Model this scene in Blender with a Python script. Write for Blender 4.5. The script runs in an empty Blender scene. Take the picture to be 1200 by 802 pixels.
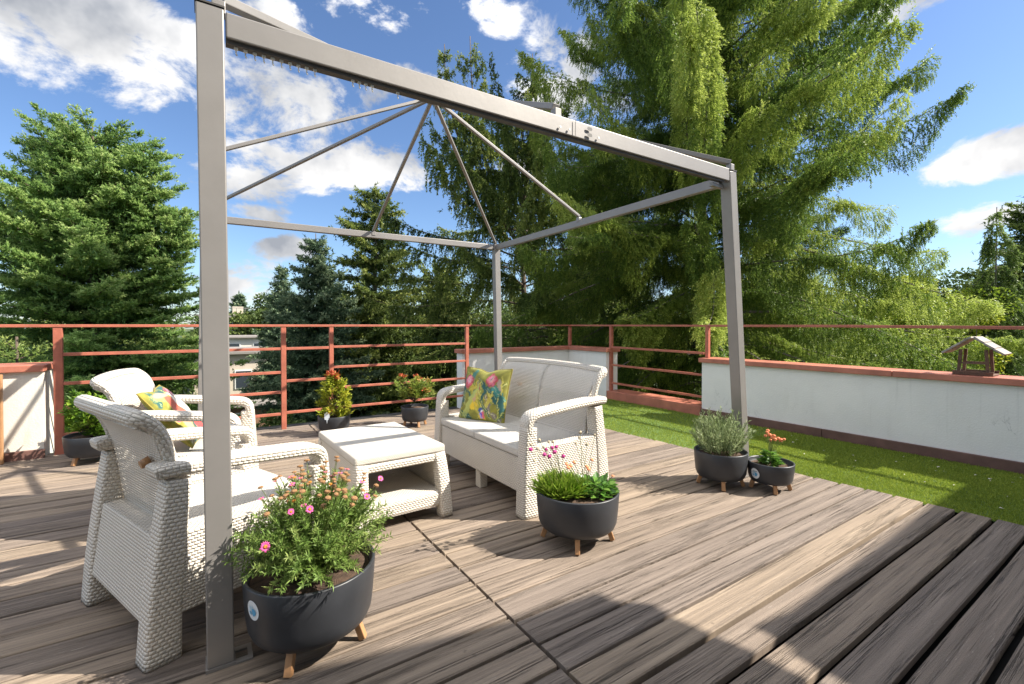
import bpy, bmesh, math, random
import numpy as np
from mathutils import Vector, Matrix

R = math.radians
SC = bpy.context.scene
COL = SC.collection

# ------------------------------------------------------------------ camera
cam_d = bpy.data.cameras.new("camera")
cam = bpy.data.objects.new("camera", cam_d)
COL.objects.link(cam)
SC.camera = cam
cam_d.sensor_width = 36.0
cam_d.sensor_fit = 'HORIZONTAL'
cam_d.lens = 36.0 * 543.0 / 1200.0
cam_d.shift_y = -12.4 / 1200.0
cam_d.clip_start = 0.05
cam_d.clip_end = 3000
cam.location = (0, 0, 1.15)
YAW, PITCH = 56.5, -0.8
cam.rotation_euler = (R(90 + PITCH), 0, R(YAW - 90))

# ------------------------------------------------------------------ sun and sky
SUN_H = Vector((0.92, -0.61, 1.0))           # towards the sun
SUN_AZ = math.atan2(SUN_H.y, SUN_H.x)
SUN_EL = math.atan2(SUN_H.z, math.hypot(SUN_H.x, SUN_H.y))
sun_d = bpy.data.lights.new("sun", 'SUN')
sun_d.energy = 4.6
sun_d.angle = R(0.45)
sun_d.color = (1.0, 0.93, 0.82)
sun = bpy.data.objects.new("sun", sun_d)
COL.objects.link(sun)
sun.location = (20, -13, 22)
sun.rotation_euler = SUN_H.normalized().to_track_quat('Z', 'Y').to_euler()

SC.view_settings.view_transform = 'Standard'
SC.view_settings.look = 'None'
SC.view_settings.gamma = 1.0
SC.view_settings.use_curve_mapping = False
SC.view_settings.exposure = 1.30

F_PX, CX_PX, CY_PX = 543.0, 600.0, 388.6
def cam_dir(x, y):
    """world direction of a pixel of the 1200x802 photograph, used to lay things out at real distances"""
    a, p = R(YAW), R(PITCH)
    f = Vector((math.cos(a) * math.cos(p), math.sin(a) * math.cos(p), math.sin(p)))
    r = Vector((math.sin(a), -math.cos(a), 0))
    u = r.cross(f)
    return f + r * ((x - CX_PX) / F_PX) - u * ((y - CY_PX) / F_PX)
def at_depth(x, y, d):
    return Vector((0, 0, 1.15)) + cam_dir(x, y) * d

world = bpy.data.worlds.new("World")
SC.world = world
world.use_nodes = True
def build_world():
    nt = world.node_tree
    nd, ln = nt.nodes, nt.links
    nd.clear()
    out = nd.new('ShaderNodeOutputWorld')
    bg = nd.new('ShaderNodeBackground')
    bg.inputs['Strength'].default_value = 0.10
    ln.new(bg.outputs[0], out.inputs[0])
    sky = nd.new('ShaderNodeTexSky')
    sky.sky_type = 'NISHITA'
    sky.sun_disc = False
    sky.sun_elevation = SUN_EL
    sky.sun_rotation = math.pi / 2 - SUN_AZ
    sky.altitude = 300
    sky.air_density = 1.0
    sky.dust_density = 0.6
    sky.ozone_density = 2.5
    tc = nd.new('ShaderNodeTexCoord')
    def math_n(op, a, b=None, clamp=False):
        n = nd.new('ShaderNodeMath'); n.operation = op; n.use_clamp = clamp
        for i, v in enumerate((a, b)):
            if v is None: continue
            if isinstance(v, (int, float)): n.inputs[i].default_value = v
            else: ln.new(v, n.inputs[i])
        return n.outputs[0]
    dirv = tc.outputs['Generated']
    # noises in direction space, flattened a little so the clouds are wider than tall
    mp = nd.new('ShaderNodeMapping'); mp.inputs['Scale'].default_value = (1, 1, 1.6)
    ln.new(dirv, mp.inputs[0])
    n1 = nd.new('ShaderNodeTexNoise'); n1.inputs['Scale'].default_value = 6.2; n1.inputs['Detail'].default_value = 9
    n1.inputs['Roughness'].default_value = 0.64; n1.inputs['Distortion'].default_value = 0.25
    ln.new(mp.outputs[0], n1.inputs['Vector'])
    n2 = nd.new('ShaderNodeTexNoise'); n2.inputs['Scale'].default_value = 3.2; n2.inputs['Detail'].default_value = 6
    n2.inputs['Roughness'].default_value = 0.55
    mp2 = nd.new('ShaderNodeMapping'); mp2.inputs['Location'].default_value = (0.13, 0.31, 0.10)
    ln.new(dirv, mp2.inputs[0]); ln.new(mp2.outputs[0], n2.inputs['Vector'])
    blobs = [  # x, y, half width, half height (photo pixels), weight
        (60, 30, 190, 75, 1.0), (200, 60, 130, 45, .9), (310, 15, 70, 30, .9),
        (330, 115, 110, 60, 1.0), (400, 195, 130, 42, 1.0), (300, 205, 70, 36, .8), (300, 250, 60, 14, .7),
        (335, 292, 45, 18, .9), (290, 330, 60, 34, .8), (370, 245, 40, 12, .5), (450, 15, 90, 26, .75),
        (655, 85, 60, 55, 1.0), (600, 40, 45, 26, .5), (560, 10, 40, 16, .45), (620, 200, 70, 30, .6),
        (1065, 8, 60, 18, .7), (1010, 28, 22, 18, .5), (1175, 180, 85, 34, 1.0), (1165, 255, 70, 22, .85),
        (1030, 140, 12, 6, .3), (210, 125, 40, 16, .5), (20, 130, 50, 16, .35), (490, 95, 70, 22, .5), (740, 120, 60, 60, .7),
        # the sky the photograph does not show
        (-500, 80, 260, 90, .9), (1800, 120, 260, 80, .8)]
    # unseen fill clouds added overhead and behind the viewer to lift the shade: direction (azimuth from the view, elevation) and angular half sizes
    blobs += [('dir', a, e, w, h, g) for a, e, w, h, g in
              ((0, 88, 42, 42, .95), (180, 48, 48, 20, .95), (110, 52, 34, 18, .9), (-120, 50, 36, 18, .9), (150, 22, 34, 12, .9), (-150, 24, 30, 12, .8), (90, 20, 22, 9, .7), (-95, 26, 24, 12, .9), (25, 58, 26, 9, .8), (-35, 60, 26, 10, .8))]
    tot = None; high = None
    for bl in blobs:
        if bl[0] == 'dir':
            _, a, e, w, h, wgt = bl
            az = R(YAW - a); d = Vector((math.cos(az) * math.cos(R(e)), math.sin(az) * math.cos(R(e)), math.sin(R(e)))); k = 1.0
            rx, ry = math.sin(R(w)) * F_PX, math.sin(R(h)) * F_PX
        else:
            x, y, rx, ry, wgt = bl
            d = cam_dir(x, y); k = d.length; d = d.normalized()
        side = d.cross(Vector((0, 0, 1))).normalized()
        up = side.cross(d)
        axr, ayr = rx / F_PX / k, ry / F_PX / k
        def dot(v):
            n = nd.new('ShaderNodeVectorMath'); n.operation = 'DOT_PRODUCT'
            ln.new(dirv, n.inputs[0]); n.inputs[1].default_value = v
            return n.outputs['Value']
        a = math_n('POWER', dot(tuple(side / axr)), 2)
        b = math_n('POWER', dot(tuple(up / ayr)), 2)
        r2 = math_n('ADD', a, b)
        front = math_n('GREATER_THAN', dot(tuple(d)), 0)
        v = math_n('SUBTRACT', 1.0, math_n('MULTIPLY', r2, 0.55), clamp=True)
        v = math_n('MULTIPLY', v, front)
        v = math_n('MULTIPLY', v, wgt)
        tot = v if tot is None else math_n('MAXIMUM', tot, v)
        if bl[0] == 'dir': high = v if high is None else math_n('MAXIMUM', high, v)
    nz = math_n('MULTIPLY', math_n('SUBTRACT', n1.outputs['Fac'], 0.5), 2.6)
    dens = math_n('ADD', tot, nz)
    mr = nd.new('ShaderNodeMapRange'); mr.interpolation_type = 'SMOOTHSTEP'
    mr.inputs['From Min'].default_value = 0.50; mr.inputs['From Max'].default_value = 0.84
    ln.new(dens, mr.inputs['Value'])
    mask = math_n('MULTIPLY', mr.outputs[0], math_n('GREATER_THAN', tot, 0.02))
    shade = nd.new('ShaderNodeValToRGB')
    shade.color_ramp.elements[0].position = 0.40; shade.color_ramp.elements[0].color = (1.7, 1.82, 2.05, 1)
    shade.color_ramp.elements[1].position = 0.56; shade.color_ramp.elements[1].color = (4.5, 4.45, 4.4, 1)
    ln.new(n2.outputs['Fac'], shade.inputs[0])
    boost = nd.new('ShaderNodeVectorMath'); boost.operation = 'SCALE'      # extra brightness for the added fill clouds out of view
    ln.new(shade.outputs[0], boost.inputs[0]); ln.new(math_n('ADD', 1.0, math_n('MULTIPLY', high, 1.7)), boost.inputs['Scale'])
    tint = nd.new('ShaderNodeMix'); tint.data_type = 'RGBA'; tint.blend_type = 'MULTIPLY'
    tint.inputs[0].default_value = 1.0
    ln.new(sky.outputs[0], tint.inputs[6]); tint.inputs[7].default_value = (0.61, 0.68, 0.78, 1)
    mix = nd.new('ShaderNodeMix'); mix.data_type = 'RGBA'
    ln.new(mask, mix.inputs[0]); ln.new(tint.outputs[2], mix.inputs[6]); ln.new(boost.outputs[0], mix.inputs[7])
    ln.new(mix.outputs[2], bg.inputs['Color'])
build_world()
world.cycles.sampling_method = 'MANUAL'
world.cycles.sample_map_resolution = 512

# ------------------------------------------------------------------ helpers
rng = np.random.default_rng(11)
random.seed(5)
MATS = {}

class NT:
    """small node-tree helper"""
    def __init__(s, name):
        s.m = bpy.data.materials.new(name); s.m.use_nodes = True
        s.nd, s.ln = s.m.node_tree.nodes, s.m.node_tree.links
        s.bsdf = s.nd['Principled BSDF']
        s.tc = s.nd.new('ShaderNodeTexCoord')
    def set(s, sock, v):
        if hasattr(v, 'is_linked') or isinstance(v, bpy.types.NodeSocket): s.ln.new(v, sock)
        else: sock.default_value = v
    def math(s, op, a, b=0.0, clamp=False):
        n = s.nd.new('ShaderNodeMath'); n.operation = op; n.use_clamp = clamp
        s.set(n.inputs[0], a); s.set(n.inputs[1], b)
        return n.outputs[0]
    def mapping(s, vec, scale=(1, 1, 1), loc=(0, 0, 0)):
        n = s.nd.new('ShaderNodeMapping'); s.ln.new(vec, n.inputs[0])
        n.inputs['Scale'].default_value = scale; n.inputs['Location'].default_value = loc
        return n.outputs[0]
    def noise(s, vec, scale, detail=4, rough=.5, dist=0.0):
        n = s.nd.new('ShaderNodeTexNoise'); s.ln.new(vec, n.inputs['Vector'])
        n.inputs['Scale'].default_value = scale; n.inputs['Detail'].default_value = detail
        n.inputs['Roughness'].default_value = rough; n.inputs['Distortion'].default_value = dist
        return n.outputs['Fac']
    def ramp(s, fac, stops):
        n = s.nd.new('ShaderNodeValToRGB'); s.ln.new(fac, n.inputs[0])
        e = n.color_ramp.elements
        while len(e) < len(stops): e.new(0.5)
        for q, (p, c) in zip(e, stops):
            q.position = p; q.color = tuple(c) + ((1,) if len(c) == 3 else ())
        return n.outputs[0]
    def mix(s, fac, a, b, mode='MIX'):
        n = s.nd.new('ShaderNodeMix'); n.data_type = 'RGBA'; n.blend_type = mode
        s.set(n.inputs[0], fac)
        for i, v in ((6, a), (7, b)):
            if isinstance(v, tuple): n.inputs[i].default_value = v + ((1,) if len(v) == 3 else ())
            else: s.ln.new(v, n.inputs[i])
        return n.outputs[2]
    def attr(s, name):
        n = s.nd.new('ShaderNodeAttribute'); n.attribute_name = name
        return n
    def rmap(s, v, a, b, c=0.0, d=1.0):
        n = s.nd.new('ShaderNodeMapRange'); s.set(n.inputs[0], v)
        for i, q in enumerate((a, b, c, d)): n.inputs[i + 1].default_value = q
        return n.outputs[0]
    def bump(s, h, strength=.3, dist=.01):
        n = s.nd.new('ShaderNodeBump'); s.ln.new(h, n.inputs['Height'])
        n.inputs['Strength'].default_value = strength; n.inputs['Distance'].default_value = dist
        s.ln.new(n.outputs[0], s.bsdf.inputs['Normal'])
        return n.outputs[0]
    def col(s, v): s.set(s.bsdf.inputs['Base Color'], v if not isinstance(v, tuple) else v + ((1,) if len(v) == 3 else ()))
    def rough(s, v): s.set(s.bsdf.inputs['Roughness'], v)

def plain(name, c, rough=.5, metal=0.0, var=.12, nscale=14, bump=.05, spec=.5):
    t = NT(name)
    f = t.noise(t.tc.outputs['Object'], nscale, 6, .6)
    lo = tuple(x * (1 - var) for x in c); hi = tuple(min(1, x * (1 + var)) for x in c)
    t.col(t.ramp(f, [(.3, lo), (.7, hi)]))
    t.rough(rough); t.bsdf.inputs['Metallic'].default_value = metal
    t.bsdf.inputs['Specular IOR Level'].default_value = spec
    if bump: t.bump(t.noise(t.tc.outputs['Object'], nscale * 6, 4, .6), bump, .01)
    MATS[name] = t.m
    return t.m

def put(name, me, mat=None, parent=None, label=None):
    o = bpy.data.objects.new(name, me)
    COL.objects.link(o)
    if mat is not None:
        for q in (mat if isinstance(mat, (list, tuple)) else [mat]): me.materials.append(q)
    if parent is not None: o.parent = parent
    if label: o['label'] = label
    return o
def tag(o, label, cat, group=None):
    o['label'] = label; o['category'] = cat
    if group: o['group'] = group
    return o
def thing(name, label, cat, loc=(0, 0, 0), rz=0.0, group=None):
    o = bpy.data.objects.new(name, None); COL.objects.link(o)
    o.empty_display_size = .1
    o.location = loc; o.rotation_euler = (0, 0, rz)
    return tag(o, label, cat, group)
def struct(o, kind='structure'):
    o['kind'] = kind
    return o
def copy_tree(o, parent=None):
    c = o.copy(); COL.objects.link(c); c.parent = parent
    for ch in [q for q in bpy.data.objects if q.parent == o]: copy_tree(ch, c)
    return c

class MB:
    """collects vertices, faces and per-corner UVs of one mesh"""
    def __init__(s): s.v, s.f, s.uv, s.mi, s.sm = [], [], [], [], []
    def face(s, idx, uv=None, mi=0, sm=False):
        s.f.append(tuple(idx)); s.uv.append(uv); s.mi.append(mi); s.sm.append(sm)
    def box(s, lo, hi, mi=0, M=None):
        b = len(s.v)
        for z in (lo[2], hi[2]):
            for x, y in ((lo[0], lo[1]), (hi[0], lo[1]), (hi[0], hi[1]), (lo[0], hi[1])):
                p = Vector((x, y, z)); s.v.append(M @ p if M else p)
        for q in ((3, 2, 1, 0), (4, 5, 6, 7), (0, 1, 5, 4), (1, 2, 6, 5), (2, 3, 7, 6), (3, 0, 4, 7)):
            s.face([b + i for i in q], mi=mi)
    def tube(s, pts, rad, n=8, mi=0, caps=True, squash=1.0, uv=False):
        pts = [Vector(p) for p in pts]
        if not hasattr(rad, '__len__'): rad = [rad] * len(pts)
        b = len(s.v)
        prev = None
        for i, p in enumerate(pts):
            t = (pts[min(i + 1, len(pts) - 1)] - pts[max(i - 1, 0)]).normalized()
            if prev is None:
                ref = Vector((0, 0, 1)) if abs(t.z) < .9 else Vector((1, 0, 0))
                a = t.cross(ref).normalized()
            else:
                a = (prev - t * prev.dot(t)).normalized()
            prev = a
            c = t.cross(a)
            for k in range(n):
                an = 2 * math.pi * k / n
                s.v.append(p + a * (math.cos(an) * rad[i]) + c * (math.sin(an) * rad[i] * squash))
        for i in range(len(pts) - 1):
            for k in range(n):
                k2 = (k + 1) % n
                q = None
                if uv:
                    if k == 0: la = lb if i else 0.0; lb = la + (pts[i + 1] - pts[i]).length
                    c0 = 2 * math.pi * rad[i] / n
                    q = [(la, c0 * k), (la, c0 * (k + 1)), (lb, c0 * (k + 1)), (lb, c0 * k)]
                s.face((b + i * n + k, b + i * n + k2, b + (i + 1) * n + k2, b + (i + 1) * n + k), uv=q, mi=mi, sm=True)
        if caps:
            s.face([b + k for k in range(n)][::-1], mi=mi)
            s.face([b + (len(pts) - 1) * n + k for k in range(n)], mi=mi)
    def bar(s, p0, p1, w, h, mi=0, up=(0, 0, 1)):
        """rectangular bar from p0 to p1: w sideways, h along up"""
        p0, p1 = Vector(p0), Vector(p1)
        t = (p1 - p0).normalized(); up = Vector(up)
        sd = t.cross(up).normalized(); u = sd.cross(t).normalized()
        b = len(s.v)
        for p in (p0, p1):
            for a, c in ((-1, -1), (1, -1), (1, 1), (-1, 1)): s.v.append(p + sd * (a * w / 2) + u * (c * h / 2))
        for q in ((0, 1, 2, 3), (7, 6, 5, 4), (0, 4, 5, 1), (1, 5, 6, 2), (2, 6, 7, 3), (3, 7, 4, 0)):
            s.face([b + i for i in q], mi=mi)
    def lathe(s, prof, n=40, mi=0, origin=(0, 0, 0)):
        b = len(s.v); ox, oy, oz = origin
        for (r, z) in prof:
            for k in range(n):
                a = 2 * math.pi * k / n
                s.v.append(Vector((ox + r * math.cos(a), oy + r * math.sin(a), oz + z)))
        for i in range(len(prof) - 1):
            for k in range(n):
                k2 = (k + 1) % n
                s.face((b + i * n + k, b + i * n + k2, b + (i + 1) * n + k2, b + (i + 1) * n + k), mi=mi, sm=True)
        return b
    def sweep(s, pts, hw, ht, side=(0, 1, 0), cr=.35, nc=3, caps=True, swap=True):
        """rounded-rectangle section swept along pts; hw half width along side, ht half thickness; UVs in metres"""
        pts = [Vector(p) for p in pts]; n = len(pts)
        if not hasattr(hw, '__len__'): hw = [hw] * n
        if not hasattr(ht, '__len__'): ht = [ht] * n
        S0 = Vector(side).normalized()
        b = len(s.v); m = 4 * (nc + 1); L = 0; us = []; vs_all = []
        for i, p in enumerate(pts):
            t = (pts[min(i + 1, n - 1)] - pts[max(i - 1, 0)]).normalized()
            S = (S0 - t * S0.dot(t)).normalized(); N = t.cross(S)
            if i: L += (pts[i] - pts[i - 1]).length
            us.append(L)
            r = cr * min(hw[i], ht[i]); ring = []
            for q, (sx, sy) in enumerate(((1, 1), (-1, 1), (-1, -1), (1, -1))):
                for k in range(nc + 1):
                    a = q * math.pi / 2 + k / nc * math.pi / 2
                    ring.append((sx * (hw[i] - r) + r * math.cos(a), sy * (ht[i] - r) + r * math.sin(a)))
            vv = [0]
            for k in range(1, m + 1):
                a0, a1 = ring[k - 1], ring[k % m]
                vv.append(vv[-1] + math.hypot(a1[0] - a0[0], a1[1] - a0[1]))
            vs_all.append(vv)
            for (x, y) in ring: s.v.append(p + S * x + N * y)
        for i in range(n - 1):
            for k in range(m):
                k2 = (k + 1) % m
                s.face((b + i * m + k, b + i * m + k2, b + (i + 1) * m + k2, b + (i + 1) * m + k),
                       uv=[q[::-1] if swap else q for q in ((us[i], vs_all[i][k]), (us[i], vs_all[i][k + 1]), (us[i + 1], vs_all[i + 1][k + 1]), (us[i + 1], vs_all[i + 1][k]))], sm=True)
        if caps:
            s.face([b + k for k in range(m)][::-1]); s.face([b + (n - 1) * m + k for k in range(m)])
    def mesh(s, name='mesh', uv=True, smooth_angle=None):
        me = bpy.data.meshes.new(name)
        me.from_pydata([tuple(v) for v in s.v], [], s.f)
        me.polygons.foreach_set('material_index', s.mi)
        me.polygons.foreach_set('use_smooth', s.sm)
        if uv:
            me.update()
            lay = me.uv_layers.new(name='UVMap').data
            for p, q in zip(me.polygons, s.uv):
                if q is None:
                    n = p.normal; ax = max(range(3), key=lambda i: abs(n[i]))
                    for li in p.loop_indices:
                        c = me.vertices[me.loops[li].vertex_index].co
                        lay[li].uv = ((c.y, c.z), (c.x, c.z), (c.x, c.y))[ax]
                else:
                    for li, w in zip(p.loop_indices, q): lay[li].uv = w
        me.update()
        return me
    def put(s, name, mat, parent=None, label=None, bevel=0.0):
        me = s.mesh(name)
        o = put(name, me, mat, parent, label)
        if bevel:
            bm = bmesh.new(); bm.from_mesh(me)
            bmesh.ops.bevel(bm, geom=bm.edges[:], offset=bevel, segments=2, profile=.5, affect='EDGES', clamp_overlap=True)
            for f in bm.faces: f.smooth = False
            bm.to_mesh(me); bm.free()
        return o

def tri_mesh(name, V, nper, var, polys_per=None):
    """V: (N, nper, 3) unshared polygons"""
    N = V.shape[0]
    me = bpy.data.meshes.new(name)
    me.vertices.add(N * nper); me.vertices.foreach_set('co', V.reshape(-1).astype(np.float32))
    me.loops.add(N * nper); me.loops.foreach_set('vertex_index', np.arange(N * nper, dtype=np.int32))
    me.polygons.add(N); me.polygons.foreach_set('loop_start', np.arange(0, N * nper, nper, dtype=np.int32))
    me.polygons.foreach_set('loop_total', np.full(N, nper, dtype=np.int32))
    a = me.attributes.new('var', 'FLOAT', 'POINT')
    a.data.foreach_set('value', np.repeat(var, nper).astype(np.float32))
    me.update(calc_edges=True)
    return me
def norm(a): return a / np.maximum(np.linalg.norm(a, axis=-1, keepdims=True), 1e-9)
def leaf_mesh(name, P, D, U, L, W, var, fold=.25, mid=.45, curl=.0):
    """folded leaf blades: two triangles each. P base, D direction, U roughly the face normal"""
    D = norm(D); S = norm(np.cross(D, U)); N = np.cross(S, D)
    L = L[:, None]; W = W[:, None]
    tip = P + D * L - N * L * curl
    m = P + D * L * mid
    a = m + S * W / 2 + N * W * fold; b = m - S * W / 2 + N * W * fold
    T = np.stack([np.stack([P, a, tip], 1), np.stack([P, tip, b], 1)], 1).reshape(-1, 3, 3)
    return tri_mesh(name, T, 3, np.repeat(var, 2))
def needle_mesh(name, P, D, L, W, var, k=4, spread=.62, seed=0, tassel=False):
    """sprigs: k needle-fan triangles each set round the sprig axis"""
    g = np.random.default_rng(seed)
    D = norm(D); N = len(P)
    ref = g.normal(size=(N, 3)); A = norm(np.cross(D, ref)); B = np.cross(D, A)
    out, ts = [], []
    for q in range(k):
        an = 2 * math.pi * q * (1 if not tassel else 2.4 / 6.283 * k) / k + g.uniform(-.5, .5, N)
        side = A * np.cos(an)[:, None] + B * np.sin(an)[:, None]
        t = (g.uniform(-.15, .62, N) if not tassel else (q + g.random(N)) / k * .9)[:, None]
        ts.append(t[:, 0] - .45 if tassel else np.zeros(N))
        b0 = P + D * (L[:, None] * t)
        tip = b0 + (D * (.55 if tassel else .72) + side * spread * (1.25 - .6 * t if tassel else 1)) * (L[:, None] * g.uniform(.45, .68, (N, 1)) * (.50 if tassel else 1))
        tang = np.cross(D, side)
        w = (W * .5)[:, None]
        out.append(np.stack([b0 - tang * w, b0 + tang * w, tip], 1))
    V = np.concatenate(out, 0)
    return tri_mesh(name, V, 3, np.clip(np.tile(var, k) + .34 * np.concatenate(ts), 0, 1))

def foliage_mat(name, stops, rough=.5, transl=.35, spec=.35):
    t = NT(name)
    c = t.ramp(t.attr('var').outputs['Fac'], stops)
    t.col(c); t.rough(rough); t.bsdf.inputs['Specular IOR Level'].default_value = spec
    tr = t.nd.new('ShaderNodeBsdfTranslucent'); t.ln.new(c, tr.inputs['Color'])
    mx = t.nd.new('ShaderNodeMixShader'); mx.inputs[0].default_value = transl
    t.ln.new(t.bsdf.outputs[0], mx.inputs[1]); t.ln.new(tr.outputs[0], mx.inputs[2])
    t.ln.new(mx.outputs[0], t.nd['Material Output'].inputs['Surface'])
    MATS[name] = t.m
    return t.m

# ------------------------------------------------------------------ materials
def deck_material():
    t = NT('weathered_deck')
    obj = t.tc.outputs['Object']
    rn = t.attr('rnd').outputs['Fac']
    comb = t.nd.new('ShaderNodeCombineXYZ')
    t.ln.new(t.math('MULTIPLY', rn, 37.0), comb.inputs[0]); t.ln.new(t.math('MULTIPLY', rn, 91.0), comb.inputs[1])
    add = t.nd.new('ShaderNodeVectorMath'); add.operation = 'ADD'
    t.ln.new(obj, add.inputs[0]); t.ln.new(comb.outputs[0], add.inputs[1])
    v = add.outputs[0]
    grain = t.noise(t.mapping(v, (1.5, 70, 1)), 1.6, 8, .62, .06)
    broad = t.noise(t.mapping(v, (.42, 15, 1)), 1.6, 6, .60, .1)
    spots = t.noise(t.mapping(v, (14, 22, 1)), 1.5, 4, .6)
    base = t.ramp(broad, [(.22, (.165, .134, .108)), (.5, (.258, .208, .165)), (.80, (.385, .316, .25))])
    tone = t.ramp(rn, [(0, (.78, .78, .82)), (.5, (1, .97, .94)), (1, (1.12, 1.08, 1.0))])
    c = t.mix(1.0, base, tone, 'MULTIPLY')
    gs = t.rmap(t.noise(t.mapping(v, (.4, 14, 1), (4, 1, 0)), 1.5, 3), .35, .65, .25, .85)
    c = t.mix(t.math('MULTIPLY', t.rmap(grain, .58, .34, 0, .62), gs), c, (.10, .078, .065))
    # cracks along the grain
    cr = t.noise(t.mapping(v, (.45, 34, 1)), 2.2, 7, .58, .08)
    crack = t.math('SUBTRACT', 1.0, t.math('MULTIPLY', t.math('ABSOLUTE', t.math('SUBTRACT', cr, .5)), 42.0), clamp=True)
    cr2 = t.noise(t.mapping(v, (.9, 80, 1), (5, 5, 0)), 2.0, 6, .58, .05)
    crack2 = t.math('SUBTRACT', 1.0, t.math('MULTIPLY', t.math('ABSOLUTE', t.math('SUBTRACT', cr2, .5)), 30.0), clamp=True)
    crack2 = t.math('MULTIPLY', crack2, t.rmap(t.noise(t.mapping(v, (.5, 15, 1), (8, 3, 0)), 1.5, 3), .48, .62))
    c = t.mix(t.math('MULTIPLY', crack2, .45), c, (.06, .05, .042))
    gate = t.rmap(t.noise(t.mapping(v, (.5, 15, 1), (3, 7, 0)), 1.7, 3), .56, .66)
    crack = t.math('MULTIPLY', crack, gate)
    c = t.mix(t.math('MULTIPLY', crack, .85), c, (.025, .02, .018))
    # knots and dark stains
    c = t.mix(t.rmap(spots, .66, .74, 0, .55), c, (.085, .065, .05))
    # pale worn scratches
    sc = t.noise(t.mapping(v, (6, 90, 1), (1, 2, 0)), 1.5, 5, .7, .15)
    g2 = t.rmap(t.noise(t.mapping(v, (.7, 12, 1), (9, 4, 0)), 1.4, 3), .52, .68)
    c = t.mix(t.math('MULTIPLY', t.rmap(sc, .60, .68, 0, .8), g2), c, (.52, .46, .40))
    t.col(c); t.rough(t.rmap(grain, .3, .7, .62, .85))
    t.bsdf.inputs['Specular IOR Level'].default_value = .3
    h = t.math('SUBTRACT', t.math('ADD', t.math('MULTIPLY', grain, .8), t.math('MULTIPLY', broad, .5)), t.math('ADD', crack, t.math('MULTIPLY', crack2, .6)))
    h = t.math('ADD', h, t.math('MULTIPLY', t.noise(t.mapping(v, (25, 160, 1)), 2.0, 4, .7), .35))
    t.bump(h, .9, .007)
    return t.m
def wicker(name, su=.0185, sv=.0115, holes=False, c=(.68, .63, .555)):
    t = NT(name)
    sep = t.nd.new('ShaderNodeSeparateXYZ'); t.ln.new(t.tc.outputs['UV'], sep.inputs[0])
    u, v = sep.outputs[0], sep.outputs[1]
    rv = t.math('DIVIDE', v, sv)
    row = t.math('FLOOR', rv); fr = t.math('FRACT', rv)
    par = t.math('MULTIPLY', t.math('MODULO', t.math('ABSOLUTE', row), 2.0), .5)
    uu = t.math('ADD', t.math('DIVIDE', u, su), par)
    fu = t.math('FRACT', uu)
    bu = t.math('SINE', t.math('MULTIPLY', fu, math.pi))
    bv = t.math('SINE', t.math('MULTIPLY', fr, math.pi))
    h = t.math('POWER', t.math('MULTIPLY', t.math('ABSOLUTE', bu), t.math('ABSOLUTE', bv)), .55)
    n = t.noise(t.tc.outputs['Object'], 9, 4)
    col = t.ramp(n, [(.3, tuple(x * .95 for x in c)), (.7, c)])
    crevice_shade = t.rmap(h, .0, .45, .72, 0)
    col = t.mix(crevice_shade, col, (.33, .25, .17))  # shadow in the crevices between strands, painted into the weave colour
    t.col(col); t.rough(.5); t.bsdf.inputs['Specular IOR Level'].default_value = .4
    t.bump(h, .9, .0055)
    if holes:
        hu = t.math('ABSOLUTE', t.math('SUBTRACT', fu, .0)); hu = t.math('MINIMUM', fu, t.math('SUBTRACT', 1.0, fu))
        hv = t.math('ABSOLUTE', t.math('SUBTRACT', fr, .5))
        inside = t.math('MULTIPLY', t.math('LESS_THAN', hu, .17), t.math('LESS_THAN', hv, .30))
        band = t.math('MULTIPLY', t.math('LESS_THAN', v, .30), t.math('GREATER_THAN', v, .05))
        tr = t.nd.new('ShaderNodeBsdfTransparent'); mx = t.nd.new('ShaderNodeMixShader')
        t.ln.new(t.math('MULTIPLY', inside, band), mx.inputs[0])
        t.ln.new(t.bsdf.outputs[0], mx.inputs[1]); t.ln.new(tr.outputs[0], mx.inputs[2])
        t.ln.new(mx.outputs[0], t.nd['Material Output'].inputs['Surface'])
    return t.m
def grass_mat():
    return foliage_mat('turf', [(0, (.12, .18, .024)), (.5, (.28, .36, .052)), (.85, (.42, .46, .075)), (1, (.52, .52, .15))], .55, .3, .2)
def plaster_mat(name, c, stain=.0):
    t = NT(name); o = t.tc.outputs['Object']
    f = t.noise(o, 3.2, 6, .6)
    col = t.ramp(f, [(.3, tuple(x * .93 for x in c)), (.65, c)])
    if stain:
        st = t.noise(t.mapping(o, (2.5, 2.5, .5)), 3, 5, .6)
        col = t.mix(t.rmap(st, .58, .75, 0, stain), col, (.42, .38, .31))
    run = t.noise(t.mapping(o, (9, 9, .35)), 2.2, 6, .65)
    col = t.mix(t.rmap(run, .60, .78, 0, .30), col, tuple(x * .55 for x in c))
    ck = t.noise(o, 1.7, 7, .62, .8)
    crack = t.math('SUBTRACT', 1.0, t.math('MULTIPLY', t.math('ABSOLUTE', t.math('SUBTRACT', ck, .5)), 160.0), clamp=True)
    crack = t.math('MULTIPLY', crack, t.rmap(t.noise(t.mapping(o, (1, 1, 1), (5, 2, 9)), 1.3, 3), .56, .66))
    col = t.mix(t.math('MULTIPLY', crack, .5), col, tuple(x * .35 for x in c))
    t.col(col); t.rough(.85)
    t.bump(t.math('ADD', t.noise(o, 70, 5, .6), t.math('MULTIPLY', t.noise(o, 12, 4), .8)), .4, .006)
    return t.m

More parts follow.
